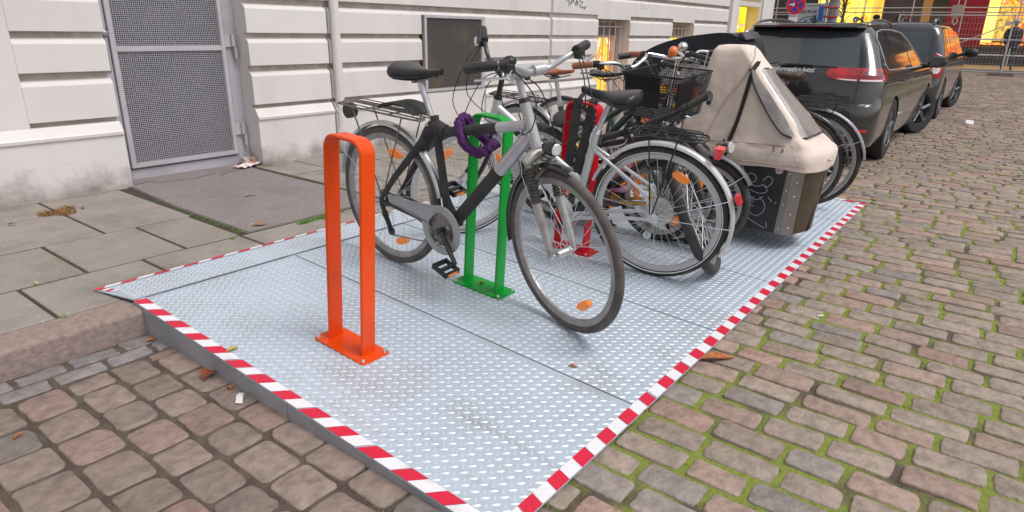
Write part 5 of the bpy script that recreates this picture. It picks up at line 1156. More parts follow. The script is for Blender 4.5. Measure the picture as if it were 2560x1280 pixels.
# rear glass with dark surround, hatch lines
C1.patch('rear_window', M_glass, car1, [(0, .935), (.57, .935), (.60, .965), (.52, 1.25), (.47, 1.30), (0, 1.315)], nq=14); C1.patch('rear_window', M_glass, car1, [(0, .935), (.57, .935), (.60, .965), (.52, 1.25), (.47, 1.30), (0, 1.315)], side=1, nq=14)
win = Q(C1, [(.50, .985), (.60, .935), (1.6, .915), (2.92, .905), (2.62, 1.06), (2.30, 1.20), (2.02, 1.285), (1.5, 1.312), (.95, 1.308), (.60, 1.285), (.50, 1.22)])
def dense(p, k=6): return [(a[0]+(b[0]-a[0])*i/k, a[1]+(b[1]-a[1])*i/k) for a, b in zip(p, p[1:]+p[:1]) for i in range(k)]
ch = [(q_+(q_-C1.qx(1.5, 1.1))*.012, z+(z-1.1)*.055) for q_, z in win]
for sd_ in (-1, 1):
    q = MB(); q.tube([C1.P(a_, z_, .007, sd_) for a_, z_ in dense(win)], .007, 5, closed=True); world_child(q.build('window_trim', mat('satin_trim', (.55, .53, .54), .3, .3)), car1)
    C1.patch('side_window', M_glass, car1, win, off=.006, side=sd_, nz=20, nq=30)
    for x0, x1_ in ((1.02, .92), (1.10, 1.00), (2.02, 1.86)): C1.patch('window_pillar', M_blackgloss, car1, Q(C1, [(x0, .925), (x0+.055, .925), (x1_+.055, 1.30), (x1_, 1.30)]), off=.008, side=sd_, nq=3)
    # tail lights
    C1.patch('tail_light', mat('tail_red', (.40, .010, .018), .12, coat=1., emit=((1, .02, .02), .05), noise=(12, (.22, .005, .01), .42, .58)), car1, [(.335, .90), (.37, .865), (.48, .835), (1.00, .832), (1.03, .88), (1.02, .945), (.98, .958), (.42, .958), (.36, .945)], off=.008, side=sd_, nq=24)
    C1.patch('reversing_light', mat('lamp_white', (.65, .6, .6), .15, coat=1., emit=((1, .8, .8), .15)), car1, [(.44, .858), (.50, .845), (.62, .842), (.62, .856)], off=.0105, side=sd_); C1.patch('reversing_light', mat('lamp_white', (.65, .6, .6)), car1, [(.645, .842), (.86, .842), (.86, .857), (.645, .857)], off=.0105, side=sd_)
    C1.patch('lamp_segment', mat('lamp_dark_segment', (.16, .006, .01), .15, coat=1.), car1, [(.66, .868), (.88, .868), (.90, .935), (.66, .935)], off=.0095, side=sd_); C1.patch('panel_gap', M_black, car1, [(.632, .64), (.638, .64), (.638, .95), (.632, .95)], off=.0095, side=sd_, nq=2)
    C1.patch('window_pillar', M_blackgloss, car1, [(.60, .935), (.66, .935), (.60, 1.27), (.54, 1.27)], off=.005, side=sd_)
    # door lines and handles
    for x_ in (1.02, 1.98, 2.98): C1.patch('panel_gap', M_black, car1, Q(C1, [(x_, .30 if x_ > 1.5 else .62), (x_+.008, .30 if x_ > 1.5 else .62), (x_+.008, .90), (x_, .90)]), off=.0018, side=sd_, nq=2)
    for x_ in (1.32, 2.30):
        h_ = MB(); yy = C1.Y+sd_*.858; h_.tube([(6.88+x_, yy-sd_*.01, .80), (6.88+x_+.03, yy+sd_*.012, .802), (6.88+x_+.16, yy+sd_*.012, .802), (6.88+x_+.19, yy-sd_*.01, .80)], .012, 8, flat=.6); world_child(h_.build('door_handle', M_car1), car1)
    # mirror
    m_ = MB(); mx_ = 6.88+2.80; m_.ball((mx_, C1.Y+sd_*.97, .96), (.07, .105, .07), 16, 10); m_.tube([(mx_+.02, C1.Y+sd_*.80, .90), (mx_, C1.Y+sd_*.92, .93)], .03, 8); mo = world_child(m_.build('mirror', M_blackgloss), car1)
    m_ = MB(); m_.box((mx_-.066, C1.Y+sd_*.975, .963), (.008, .15, .10)); world_child(m_.build('mirror_glass', M_glass, bevel=.003), mo)
    # roof rail
    m_ = MB(); m_.tube(smooth_path([(6.88+.60, C1.Y+sd_*.545, 1.335), (6.88+.70, C1.Y+sd_*.54, 1.375), (6.88+1.3, C1.Y+sd_*.53, 1.405), (6.88+1.85, C1.Y+sd_*.52, 1.385), (6.88+2.05, C1.Y+sd_*.52, 1.34)], 5), .014, 8); world_child(m_.build('roof_rail', mat('rail_grey', (.18, .18, .19), .3, .6)), car1)
    for ax_ in (1.07, 3.62):
        car_wheel(car1, 6.88+ax_, C1.Y+sd_*(.845-.105), sd_, steer=radians(-24) if ax_ > 2 else 0)
sp = MB(); sp.loft([[(6.88+a, 1.93+yy, z) for a, z in ((x0-.10, 1.318), (x0+.02, 1.308), (x0+.10, 1.345), (x0+.0, 1.352), (x0-.09, 1.335))] for yy, x0 in ((-.545, .56), (-.49, .48), (-.25, .43), (0, .42), (.25, .43), (.49, .48), (.545, .56))]); world_child(sp.build('roof_spoiler', M_blackgloss, smooth=40), car1)
sp = MB(); sp.loft([[(6.88+x0-.098+e, 1.93+yy, z) for e, z in ((-.004, 1.322), (.01, 1.322), (.01, 1.333), (-.004, 1.333))] for yy, x0 in ((-.26, .425), (0, .415), (.26, .425))]); world_child(sp.build('brake_light', mat('dark_red_lens', (.20, .01, .01), .2)), car1)
sp = MB(); sp.prism([(7.55, 1.36), (7.68, 1.37), (7.60, 1.435), (7.585, 1.435)], 1.915, 1.945, 'y'); world_child(sp.build('roof_antenna', M_blackgloss, bevel=.006), car1)
wpr = MB(); a = V(*C1.P(.12, .945, .02, 1)); b = V(*C1.P(.02, .967, .022, 1)); c = V(*C1.P(.42, .960, .020, -1)); wpr.tube([a, b, (b+c)/2+V(-.004, 0, .002)], [.016, .014, .009], 8); wpr.tube([(b+c)/2, c], .005, 6); world_child(wpr.build('rear_wiper', M_black), car1)
# emblem: ring with two stacked angular letters, and the website lettering
em = MB(); ec = V(*C1.P(.0, .835, .012)); yl = lambda v: ec+V(-.004, -v[0], v[1])
em.tube([yl((.055*cos(t), .055*sin(t))) for t in [2*pi*i/32 for i in range(32)]], .005, 6, closed=True)
em.tube([yl(v) for v in ((-.022, .046), (0, .006), (.022, .046))], .004, 6); em.tube([yl(v) for v in ((-.043, .022), (-.02, -.042), (0, .0), (.02, -.042), (.043, .022))], .004, 6)
world_child(em.build('emblem', M_chrome), car1)
tx = MB(); tc_ = V(*C1.P(.36, .905, .006, 1)); 
Mx = Matrix(((0, -.17, 1, 0), (-1, 0, 0, 0), (0, 1, 0, 0), (0, 0, 0, 1)))
Mx = Matrix(((0, 0, -1, 0), (-1, 0, 0, 0), (0, 1, 0, 0), (0, 0, 0, 1)))
Mx.translation = V(C1.P(0, .90, .012)[0]+.012, 2.105, .903); text_mb(tx, 'informatics.jetzt', .062, Mx, .004, shear=.25, bold=.0012)
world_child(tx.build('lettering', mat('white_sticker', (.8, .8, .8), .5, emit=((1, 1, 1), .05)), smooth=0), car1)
pl = MB(); x_ = C1.P(.0, .70, .012)[0]; pl.bb(x_-.006, x_+.01, 1.93-.24, 1.93+.24, .655, .755); world_child(pl.build('number_plate', mat('dark_recess', (.02, .02, .022), .4)), car1)
C1.patch('bumper_trim', M_chrome, car1, [(0, .335), (.70, .335), (.72, .35), (0, .35)], off=.004, nq=20); C1.patch('bumper_trim', M_chrome, car1, [(0, .335), (.70, .335), (.72, .35), (0, .35)], off=.004, side=1, nq=20)
C1.patch('bumper_reflector', M_red_refl, car1, [(.62, .375), (.80, .375), (.80, .40), (.62, .40)], off=.005)
ud = MB(); ud.bb(7.2, 11.1, 1.3, 2.56, .15, .30); world_child(ud.build('underbody', M_black), car1)

car2 = thing('boxy_car', 'blue-grey tall boxy car parked just ahead of the dark estate car', 'car', Matrix.Translation((14, 1.93, 0)))
bpy.context.view_layer.update()
C2 = Car([(.20, .12, 3.75, .72, .18), (.26, .03, 3.90, .80, .2), (.40, .0, 3.95, .825, .2), (.58, .0, 3.95, .83, .18), (.62, .03, 3.94, .83, .15), (.80, .04, 3.85, .83, .14), (.92, .06, 3.40, .825, .13), (.98, .075, 3.10, .80, .12), (1.10, .11, 2.85, .765, .12), (1.25, .16, 2.55, .72, .12), (1.36, .20, 2.35, .675, .13), (1.42, .25, 2.2, .62, .14), (1.455, .38, 2.0, .5, .15), (1.468, .6, 1.7, .3, .1)], 11.9, 1.93)
C2.body('body', M_car2, car2, (.72, 3.1), .34)
rw = [(0, .99), (.52, .99), (.56, 1.02), (.53, 1.28), (.48, 1.32), (0, 1.33)]
win2 = Q(C2, [(.55, 1.0), (2.95, .98), (2.45, 1.27), (2.25, 1.35), (.7, 1.36), (.55, 1.30)])
for sd_ in (-1, 1):
    C2.patch('rear_window', M_glass, car2, rw, side=sd_, nq=14); C2.patch('side_window', M_glass, car2, win2, side=sd_, nz=16, nq=24)
    for x0 in (1.1, 1.9): C2.patch('window_pillar', M_car2, car2, Q(C2, [(x0, .985), (x0+.07, .985), (x0+.03, 1.35), (x0-.04, 1.35)]), off=.008, side=sd_, nq=3)
    C2.patch('tail_light', mat('tail_red', (.5, .01, .02)), car2, [(.67, .66), (.82, .66), (.84, .80), (.78, 1.0), (.68, 1.02)], off=.010, side=sd_)
    C2.patch('reversing_light', mat('lamp_white', (.65, .6, .6)), car2, [(.69, .76), (.715, .72), (.765, .72), (.79, .76), (.79, .80), (.765, .84), (.715, .84), (.69, .80)], off=.014, side=sd_, nz=12)
    C2.patch('panel_gap', M_black, car2, [(.63, .62), (.637, .62), (.60, 1.36), (.593, 1.36)], off=.003, side=sd_, nq=2)
    m_ = MB(); m_.ball((11.9+2.75, 1.93+sd_*.96, .99), (.08, .11, .08), 14, 9); m_.tube([(11.9+2.75, 1.93+sd_*.80, .95), (11.9+2.75, 1.93+sd_*.9, .97)], .03, 8); world_child(m_.build('mirror', M_black), car2)
    m_ = MB(); m_.tube(smooth_path([(12.25, 1.93+sd_*.56, 1.43), (12.30, 1.93+sd_*.56, 1.49), (12.7, 1.93+sd_*.55, 1.50), (12.8, 1.93+sd_*.55, 1.455)], 4), .02, 8); world_child(m_.build('roof_rail', mat('rail_grey', (.18, .18, .19))), car2)
    for ax_ in (.72, 3.1): car_wheel(car2, 11.9+ax_, 1.93+sd_*.73, sd_, R=.305, steer=radians(-14) if ax_ > 2 else 0)
ud = MB(); ud.bb(12.2, 15.5, 1.3, 2.56, .17, .32); world_child(ud.build('underbody', M_black), car2)

# ------------------------------------------------------------ end of the street
far = thing('shop_building', 'dark shop building with glowing yellow and red windows closing the street', 'building', Matrix.Translation((36, 4, 0)))
bpy.context.view_layer.update()
M_dw = mat('dark_brown_cladding', (.055, .042, .04), .6, noise=(2, (.075, .055, .05), .4, .6))
q = MB(); q.bb(36.4, 46, -12, 18, 0, 12); world_child(q.build('wall', M_dw, smooth=0), far)
def fp(name, y0, y1, z0, z1, m, x=36.0, d=.4):
    q = MB(); q.bb(x, x+d, y0, y1, z0, z1); return world_child(q.build(name, m, smooth=0), far)
fp('plinth', -12, 3.66, 0, .84, mat('dark_grey_plinth', (.07, .06, .07), .6, noise=(3, (.09, .075, .085), .4, .6)), 35.95, .45)
fp('red_panel', 2.19, 3.64, .84, 5, mat('red_panel', (.42, .012, .025), .45, noise=(1.5, (.34, .01, .02), .4, .6)))
fp('lit_column', 1.80, 2.17, 1.0, 5, lit('lit_yellow', [(.3, (1, .75, .10)), (.6, (1, .85, .25))], 1.22, 1.2))
M_disp = lit('lit_display', [(.30, (.35, .02, .01)), (.42, (.95, .12, .03)), (.5, (1, .55, .05)), (.58, (.55, .06, .02)), (.68, (1, .80, .35))], 1.15, 2.2, 2)
fp('shop_window', -2.2, 1.78, 1.12, 3.6, M_disp, 36.1, .3)
fp('shop_window', 1.25, 1.78, 1.12, 2.6, lit('lit_gold', [(.35, (.30, .14, .02)), (.5, (.95, .62, .10)), (.65, (.30, .20, .05))], 1.08, 4, 5), 36.05, .04)
fp('lit_strip', .3, 2.15, .96, 1.06, lit('lit_strip', [(.42, (.35, .02, .01)), (.5, (1, .6, .08)), (.58, (.5, .05, .02))], 1.49, 9, 1), 35.9, .05)
fp('notice', 1.10, 1.45, 1.78, 1.92, mat('white_notice', (.75, .7, .65), .6), 36.0, .04)
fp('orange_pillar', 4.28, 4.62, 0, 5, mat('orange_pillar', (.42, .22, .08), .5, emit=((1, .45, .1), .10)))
fp('dark_doorway', 3.66, 4.26, 0, 4, mat('olive_dark', (.07, .06, .035), .5, noise=(1.2, (.13, .10, .06), .45, .6)), 36.2, .2)
fp('purple_panel', 4.64, 6.2, 0, 5, mat('purple_brown_panel', (.085, .06, .065), .5, noise=(1.5, (.11, .08, .085), .4, .6)))
fp('lit_column', 6.24, 6.66, .8, 4, lit('lit_amber', [(.3, (.8, .36, .03)), (.6, (1, .58, .08))], 1.08, 1.2))
fp('shop_window', 6.72, 9.1, 1.0, 4, lit('lit_shop_big', [(.30, (.55, .30, .03)), (.40, (1, .72, .06)), (.62, (1, .82, .16)), (.72, (.5, .28, .03))], 1.28, 1.6, 9), 36.1, .3)
fp('window_post', 9.1, 9.3, 0, 4, M_dw); fp('dark_window', 9.3, 12.5, .9, 3.2, mat('shop_dark', (.06, .045, .04), .2), 36.1, .3)
fp('window_rail', 9.3, 12.5, 2.15, 2.2, mat('pale_rail', (.5, .5, .5), .5), 36.0, .1)
q = MB(); q.bb(31.4, 36.0, -12, 14, -.05, .12); tag(q.build('far_sidewalk', mat('ochre_paving', (.42, .27, .12), .7, noise=(1.5, (.36, .23, .11), .4, .6)), smooth=0), kind='structure')
q = MB(); q.bb(31.0, 31.4, -12, 14, -.05, .11); tag(q.build('far_kerb', mat('far_kerb_stone', (.30, .27, .25), .7), smooth=0), kind='structure')
M_gal = mat('galvanised_tube', (.58, .55, .53), .5, .15)
sc = thing('scaffold', 'galvanised tube scaffold in front of the lit shops', 'scaffold', Matrix.Translation((34, 3, .12))); bpy.context.view_layer.update()
def tb(parent, name, pts, r, m, n=8): q = MB(); q.tube(pts, r, n); return world_child(q.build(name, m), parent)
for yy in (-1.0, 1.0, 2.88, 4.72, 6.6, 8.5, 10.4): tb(sc, 'standard', [(34, yy, .12), (34, yy, 5)], .026, M_gal)
for z in (.59, 1.2, 2.22, 2.40, 3.4): tb(sc, 'ledger', [(33.96, -1.2, z), (33.96, 10.5, z)], .022, M_gal)
tb(sc, 'brace', [(33.9, 2.9, .95), (33.9, .75, 2.0)], .022, M_gal); tb(sc, 'brace', [(33.9, 1.5, 2.9), (33.9, .2, 2.0)], .022, M_gal); tb(sc, 'brace', [(33.9, 8.4, 2.9), (33.9, 6.7, 1.2)], .022, M_gal)
for yy, z in ((4.72, 2.02), (6.6, 2.0), (2.88, 1.4)): q = MB(); q.box((33.97, yy, z), (.09, .09, .07)); world_child(q.build('red_clamp', mat('clamp_red', (.5, .02, .02), .5)), sc)
fe = thing('site_fence', 'galvanised mesh fence panel with its foot on a flat rubber block', 'fence', Matrix.Translation((29, 1, 0))); bpy.context.view_layer.update()
tb(fe, 'post', [(29, .95, .03), (29, .95, 2.02)], .03, M_gal); tb(fe, 'post', [(29, -2.4, .03), (29, -2.4, 2.02)], .03, M_gal); tb(fe, 'post', [(29, 4.4, .03), (29, 4.4, 2.02)], .03, M_gal)
for z in (.12, .67, 1.19, 1.98): tb(fe, 'rail', [(29, -2.4, z), (29, 4.4, z)], .018, M_gal)
q = MB()
for k in range(68): yy = -2.35+k*.1; q.tube([(29, yy, .12), (29, yy, 1.98)], .0025, 4, cap=False)
for k in range(10): z = .2+k*.19; q.tube([(29.005, -2.4, z), (29.005, 4.4, z)], .0022, 4, cap=False)
world_child(q.build('mesh_infill', M_gal, smooth=0), fe)
for yy in (.95, -2.4, 4.4): q = MB(); q.loft([[(28.75, yy-.42, 0), (29.25, yy-.42, 0), (29.25, yy+.42, 0), (28.75, yy+.42, 0)], [(28.82, yy-.36, .09), (29.18, yy-.36, .09), (29.18, yy+.36, .09), (28.82, yy+.36, .09)]]); world_child(q.build('foot_block', mat('brown_rubber', (.12, .09, .075), .9), bevel=.02), fe)
jb = thing('junction_box', 'white box with a hanging cable loop tied to the scaffold', 'box', Matrix.Translation((33.9, 3.1, 2.3))); bpy.context.view_layer.update()
q = MB(); q.bb(33.8, 33.93, 2.9, 3.28, 2.05, 2.5); world_child(q.build('housing', mat('dull_white_box', (.45, .42, .36), .6), bevel=.02), jb); tb(jb, 'cable', smooth_path([(33.85, 3.09, 2.75), (33.85, 3.09, 2.1), (33.85, 3.0, 1.9), (33.85, 3.08, 1.72), (33.85, 3.17, 1.9), (33.85, 3.1, 2.1)], 4), .02, mat('white_cable', (.6, .58, .52), .6))
cb_ = thing('site_cabin', 'white and blue portable cabin with hearts and a phone number behind the no-stopping sign', 'cabin', Matrix.Translation((27.5, 7.2, 0))); bpy.context.view_layer.update()
q = MB(); q.bb(27, 28.2, 6.55, 7.80, .02, 2.25); q.bb(26.98, 28.22, 6.53, 7.82, 2.25, 2.33); world_child(q.build('shell', mat('cabin_white', (.62, .64, .67), .5), bevel=.02), cb_)
q = MB(); q.bb(26.985, 26.995, 6.58, 6.74, .05, 2.22); world_child(q.build('blue_stripe', mat('cabin_blue', (.03, .18, .62), .5), smooth=0), cb_)
q = MB(); q.bb(26.985, 26.995, 7.55, 7.76, 1.60, 1.8); world_child(q.build('blue_panel', mat('cabin_blue', (.03, .18, .62)), smooth=0), cb_)
tx = MB(); Mx = Matrix(((0, 0, -1, 26.985), (-1, 0, 0, 7.42), (0, 1, 0, 2.0), (0, 0, 0, 1))); text_mb(tx, '580 90 60', .15, Mx, .004, bold=.003); world_child(tx.build('phone_number', mat('grey_print', (.18, .19, .22), .6), smooth=0), cb_)
tb(cb_, 'swoosh', smooth_path([(26.985, 7.5, 1.66), (26.985, 7.2, 1.84), (26.985, 6.8, 1.93)], 5), .012, mat('grey_print', (.18, .19, .22)))
for yy, z, s_ in ((7.15, 1.72, .05), (6.95, 1.78, .07)):
    q = MB(); P_ = [(yy-s_*1.0*(16*sin(t)**3)/16, z+s_*(13*cos(t)-5*cos(2*t)-2*cos(3*t)-cos(4*t))/16) for t in [2*pi*i/28 for i in range(28)]]; q.prism(P_, 26.98, 26.99, 'x'); world_child(q.build('heart', mat('cabin_blue', (.03, .18, .62)), smooth=0), cb_)
wp = thing('wrapped_post', 'scaffold post wrapped in pale sheeting with red ties beside the white and blue cabin', 'post', Matrix.Translation((26, 6.05, 0))); bpy.context.view_layer.update()
tb(wp, 'post', [(26, 6.28, 0), (26, 6.28, 4)], .05, M_gal); q = MB(); q.loft([[(26+.14*cos(a)*(1+.18*sin(5*a+k)), 6.02+.17*sin(a)*(1+.15*sin(4*a+2*k)), .1+k*.3) for a in [2*pi*i/16 for i in range(16)]] for k in range(12)]); world_child(q.build('sheeting', mat('grey_sheeting', (.42, .41, .43), .6, noise=(4, (.28, .27, .29), .4, .6)), smooth=60), wp)
for z in (1.85, 2.15): q = MB(); q.tube([(25.83, 6.3, z), (25.82, 6.0, z-.01), (25.9, 5.85, z)], .03, 6); world_child(q.build('red_tie', mat('clamp_red', (.5, .02, .02))), wp)
tr_ = thing('bare_shrub', 'bare brown-stemmed shrub in front of the big yellow shop window', 'shrub', Matrix.Translation((33, 7.3, .12))); bpy.context.view_layer.update()
q = MB(); q.tube(smooth_path([(33, 7.35, .12), (33, 7.3, 1.2), (33, 7.2, 2.0), (33, 7.15, 3.2)], 4), [.09]*4+[.07]*4+[.05]*5, 8)
for k in range(26): z = 1.2+random.random()*1.6; a = random.uniform(0, 2*pi); l = random.uniform(.2, .6); q.tube([(33, 7.25, z), (33+l*.5*cos(a), 7.25+l*.5*sin(a), z+l*.5), (33+l*.7*cos(a), 7.25+l*sin(a), z+l*.8)], [.025, .015, .006], 5)
world_child(q.build('trunk', mat('brown_bark', (.16, .10, .06), .9)), tr_)

# no-stopping sign
sg = thing('traffic_sign', 'round red and blue no-stopping sign with white arrow on a grey pole', 'traffic sign', Matrix.Translation((16.5, 4.62, .11))); bpy.context.view_layer.update()
tb(sg, 'pole', [(16.5, 4.60, .11), (16.5, 4.60, 2.15)], .03, M_gal, 12)
def disc(name, r, x, m, cy=4.62, cz=1.88): q = MB(); q.cyl((x, cy, cz), (x+.006, cy, cz), r, n=40); return world_child(q.build(name, m), sg)
disc('sign_rim', .212, 16.440, mat('sign_pink_white', (.75, .45, .48), .5)); disc('sign_ring', .205, 16.436, mat('sign_red', (.60, .012, .06), .45)); disc('sign_face', .145, 16.432, mat('sign_blue', (.03, .05, .42), .45))
q = MB()
for a in (.95, -.62): q.box((16.430, 4.62, 1.88), (.006, .40, .05), Matrix.Rotation(a, 3, 'X'))
world_child(q.build('sign_cross', mat('sign_red', (.60, .012, .06)), smooth=0), sg)
q = MB(); q.prism([(4.76, 1.87), (4.68, 1.87), (4.68, 1.845), (4.62, 1.885), (4.68, 1.925), (4.68, 1.90), (4.76, 1.90)], 16.424, 16.427, 'x'); world_child(q.build('sign_arrow', mat('sign_white', (.8, .75, .8), .5), smooth=0), sg)
q = MB(); q.bb(16.44, 16.445, 4.54, 4.74, 1.42, 1.62); world_child(q.build('small_plate', mat('sign_white', (.8, .75, .8)), smooth=0), sg)

# ------------------------------------------------------------ people
def person(name_label, X, Y, z0, head, coat, legs, skin=(.45, .26, .19), hat=None, H=1.74, hood=False, arms='relaxed', bag=None):
    T0 = Matrix.Translation((X, Y, z0)) @ Matrix.Rotation(head, 4, 'Z') @ Matrix.Scale(H/1.74, 4)
    root = tag(empty('person', Matrix.Translation((X, Y, z0))), name_label, 'person', 'people by the scaffold'); bpy.context.view_layer.update()
    vs = []; es = []; rs = []
    def v(p, r): vs.append(p); rs.append(r); return len(vs)-1
    def ch(pr, pts):
        for p, r in pts: i = v(p, r); es.append((pr, i)); pr = i
        return pr
    pel = v((0, 0, .92), (.15, .12)); chest = ch(pel, [((0, 0, 1.10), (.14, .11)), ((.01, 0, 1.28), (.17, .12)), ((0, 0, 1.42), (.13, .09))])
    neck = ch(chest, [((.01, 0, 1.50), (.055, .055)), ((.02, 0, 1.565), (.06, .06)), ((.025, 0, 1.64), (.085, .075)), ((.02, 0, 1.70), (.07, .065))])
    for sy, st in ((1, .16), (-1, -.14)):
        ch(pel, [((.0, sy*.09, .84), (.095, .09)), ((st*.55+.02, sy*.10, .48), (.062, .062)), ((st, sy*.10, .10), (.042, .042)), ((st+.02, sy*.10, .045), (.045, .04)), ((st+.15, sy*.11, .03), (.04, .03))])
        sh = ch(chest, [((0, sy*.17, 1.40), (.07, .07)), ((-.03*sy*(1 if st > 0 else -1), sy*.22, 1.14), (.052, .052)), ((.08, sy*.21, .93), (.036, .036)), ((.11, sy*.205, .86), (.034, .020))])
        for k, (dx, l) in enumerate(((-.03, .07), (-.01, .085), (.012, .08), (.03, .065))): ch(sh, [((.11+dx*.8, sy*.205, .82), (.010, .010)), ((.115+dx, sy*.20, .82-l*.5), (.009, .009)), ((.125+dx, sy*.19, .82-l), (.008, .008))])
        ch(sh, [((.145, sy*.19, .85), (.011, .011)), ((.165, sy*.18, .82), (.009, .009))])
    me = bpy.data.meshes.new('body'); me.from_pydata([T0 @ Vector(p) for p in vs], es, []); o = bpy.data.objects.new('body', me); col.objects.link(o)
    md = o.modifiers.new('s', 'SKIN'); sv = me.skin_vertices[0].data
    for i, r in enumerate(rs): sv[i].radius = (r[0]*.93, r[1]*.93)
    for s_ in sv: s_.use_root = False
    sv[0].use_root = True
    o.modifiers.new('u', 'SUBSURF').levels = 1; bpy.context.view_layer.update()
    m2 = bpy.data.meshes.new_from_object(o.evaluated_get(bpy.context.evaluated_depsgraph_get())); o.modifiers.clear(); o.data = m2
    sm = mat('skin_%02d' % int(skin[0]*100), skin, .55); m2.materials.clear(); m2.materials.append(sm); cm_ = mat('cloth_%d_%d' % (int(legs[0]*1000), int(legs[2]*1000)), legs, .85, noise=(9, tuple(c*.6 for c in legs), .4, .6)); m2.materials.append(cm_); m2.materials.append(mat('dark_shoes', (.03, .03, .035), .6))
    Ti = T0.inverted()
    for p in m2.polygons:
        c = Ti @ p.center; p.use_smooth = True
        p.material_index = 0 if (c.z > 1.48 or (c.z < .90 and abs(c.y) > .15 and c.z > .7)) else (2 if c.z < .10 else 1)
    world_child(o, root)
    cm2 = mat('coat_%d_%d' % (int(coat[0]*1000), int(coat[2]*1000)), coat, .8, noise=(6, tuple(c*1.5 for c in coat), .4, .6), bump=(8, .6, .02))
    q = MB(T0); R2 = []
    for z, a, b in ((.76, .19, .225), (.80, .185, .22), (.95, .175, .205), (1.12, .165, .19), (1.30, .165, .215), (1.40, .14, .20), (1.46, .09, .12), (1.50, .075, .085)): R2.append([(a*cos(t)*(1+.03*sin(5*t+z*9)), b*sin(t)*(1+.03*sin(4*t+z*7)), z) for t in [2*pi*i/20 for i in range(20)]])
    q.loft(R2); co = world_child(q.build('coat', cm2, smooth=60), root)
    for sy in (-1, 1): q = MB(T0); q.tube(smooth_path([(0, sy*.16, 1.42), (-.01, sy*.225, 1.28), (.0, sy*.235, 1.13), (.09, sy*.22, .92)], 4), [.078]*4+[.07]*4+[.056]*5, 12); world_child(q.build('sleeve', cm2, smooth=60), root)
    # face
    q = MB(T0); q.prism([(0, 0)]*3, 0, 0) if False else q.tube([(.098, 0, 1.645), (.122, 0, 1.60), (.10, 0, 1.592)], [.010, .015, .010], 6); world_child(q.build('nose', sm), root)
    for sy in (-1, 1):
        q = MB(T0); q.ball((.10, sy*.032, 1.64), (.008, .012, .007), 8, 5); world_child(q.build('eye', M_black), root); q = MB(T0); q.ball((.02, sy*.083, 1.625), (.018, .01, .03), 8, 5); world_child(q.build('ear', sm), root)
    q = MB(T0); q.ball((.092, 0, 1.565), (.008, .024, .006), 8, 4); world_child(q.build('mouth', mat('lips', (.30, .10, .09), .5)), root)
    q = MB(T0)
    if hat: q.ball((.005, 0, 1.695), (.118, .105, .085), 16, 9); q.tube([(.02+.108*cos(t), .097*sin(t), 1.675) for t in [2*pi*i/18 for i in range(18)]], .014, 6, closed=True); world_child(q.build('cap', mat('hat_%d' % int(hat[0]*1000), hat, .9, bump=(60, .5, .004)), smooth=60), root)
    else: q.ball((-.02, 0, 1.665), (.105, .098, .10), 14, 9); world_child(q.build('hair', mat('dark_hair', (.035, .022, .015), .7), smooth=60), root)
    if hood: q = MB(T0); q.loft([[(-.04+a*cos(t), a*.95*sin(t), z) for t in [radians(60)+radians(240)*i/12 for i in range(13)]] for z, a in ((1.46, .12), (1.55, .135), (1.65, .135), (1.73, .10), (1.77, .04))], closed=False); world_child(q.build('hood', cm2, smooth=60), root)
    return root
person('person in dark jacket and teal-blue jeans behind the mesh fence', 31.6, .93, .11, radians(200), (.025, .022, .035), (.04, .085, .11), hat=(.4, .4, .42), H=1.78)
person('person in black woollen cap, smaller one above the car roof by the yellow window', 30.5, 6.15, .0, radians(160), (.12, .11, .14), (.04, .04, .05), hat=(.02, .02, .03), H=1.92)
person('person in black cap and pale grey jacket beside the scaffold upright', 30.5, 5.42, .0, radians(130), (.30, .28, .29), (.05, .05, .06), hat=(.012, .012, .018), H=2.0)
person('person in dark hooded coat seen above the roof of the blue-grey car', 29.5, 4.40, .0, radians(-110), (.045, .045, .05), (.05, .05, .06), H=2.05, hood=True)

# ------------------------------------------------------------ litter, leaves, weeds
def leaf(X, Y, z, L, W, rot, m, label, tilt=.1, lobes=True, curl=.2):
    M = Matrix.Translation((X, Y, z)) @ Matrix.Rotation(rot, 4, 'Z') @ Matrix.Rotation(tilt, 4, 'X'); q = MB(M); n = 14; top = []; bot = []
    for i in range(n+1):
        t = i/n; w_ = W/2*sin(pi*min(1, t*1.05))**.7*(1+(.28*sin(i*2.4) if lobes else 0)) if 0 < t < .95 else W*.02
        top.append((L*(t-.5), w_, .002+curl*W*abs(w_/W)*1.2+.006*sin(t*5))); bot.append((L*(t-.5), -w_, .002+curl*W*abs(w_/W)+.004*sin(t*4+1)))
    mid = [(L*(i/n-.5), 0, .002+.005*sin(i/n*4)) for i in range(n+1)]
    q.loft([top, mid, bot], closed=False); q.loft([[(a, b, c-.0012) for a, b, c in r] for r in (top, mid, bot)], closed=False)
    q.tube([(-L*.5, 0, .002), (-L*.68, .004, .004)], .0014, 5)
    return tag(q.build('leaf', m, smooth=60, fixn=False), label, 'leaf', 'fallen leaves')
M_lb = mat('brown_leaf', (.30, .17, .10), .75, noise=(50, (.22, .11, .06), .4, .6)); M_lo = mat('orange_leaf', (.42, .13, .03), .7, noise=(50, (.26, .08, .03), .4, .6)); M_ly = mat('yellow_leaf', (.48, .38, .05), .7); M_lr = mat('rust_leaf', (.28, .07, .02), .7, noise=(50, (.18, .05, .02), .4, .6))
leaf(2.04, 3.47, .116, .085, .042, radians(-10), M_lb, 'lobed light brown leaf lying alone on the dark asphalt patch')
leaf(2.375, .765, .006, .17, .04, radians(-42), M_lo, 'long curled orange-brown leaf beside the striped deck edge on the cobbles', lobes=False, curl=.6)
leaf(1.015, 2.20, .008, .075, .05, radians(40), M_lr, 'crumpled rust-red leaf against the grey skirt of the deck', curl=.7)
leaf(1.105, 2.165, pz(2.165)+.003, .05, .022, radians(20), M_ly, 'small yellow leaf on the striped tape', lobes=False)
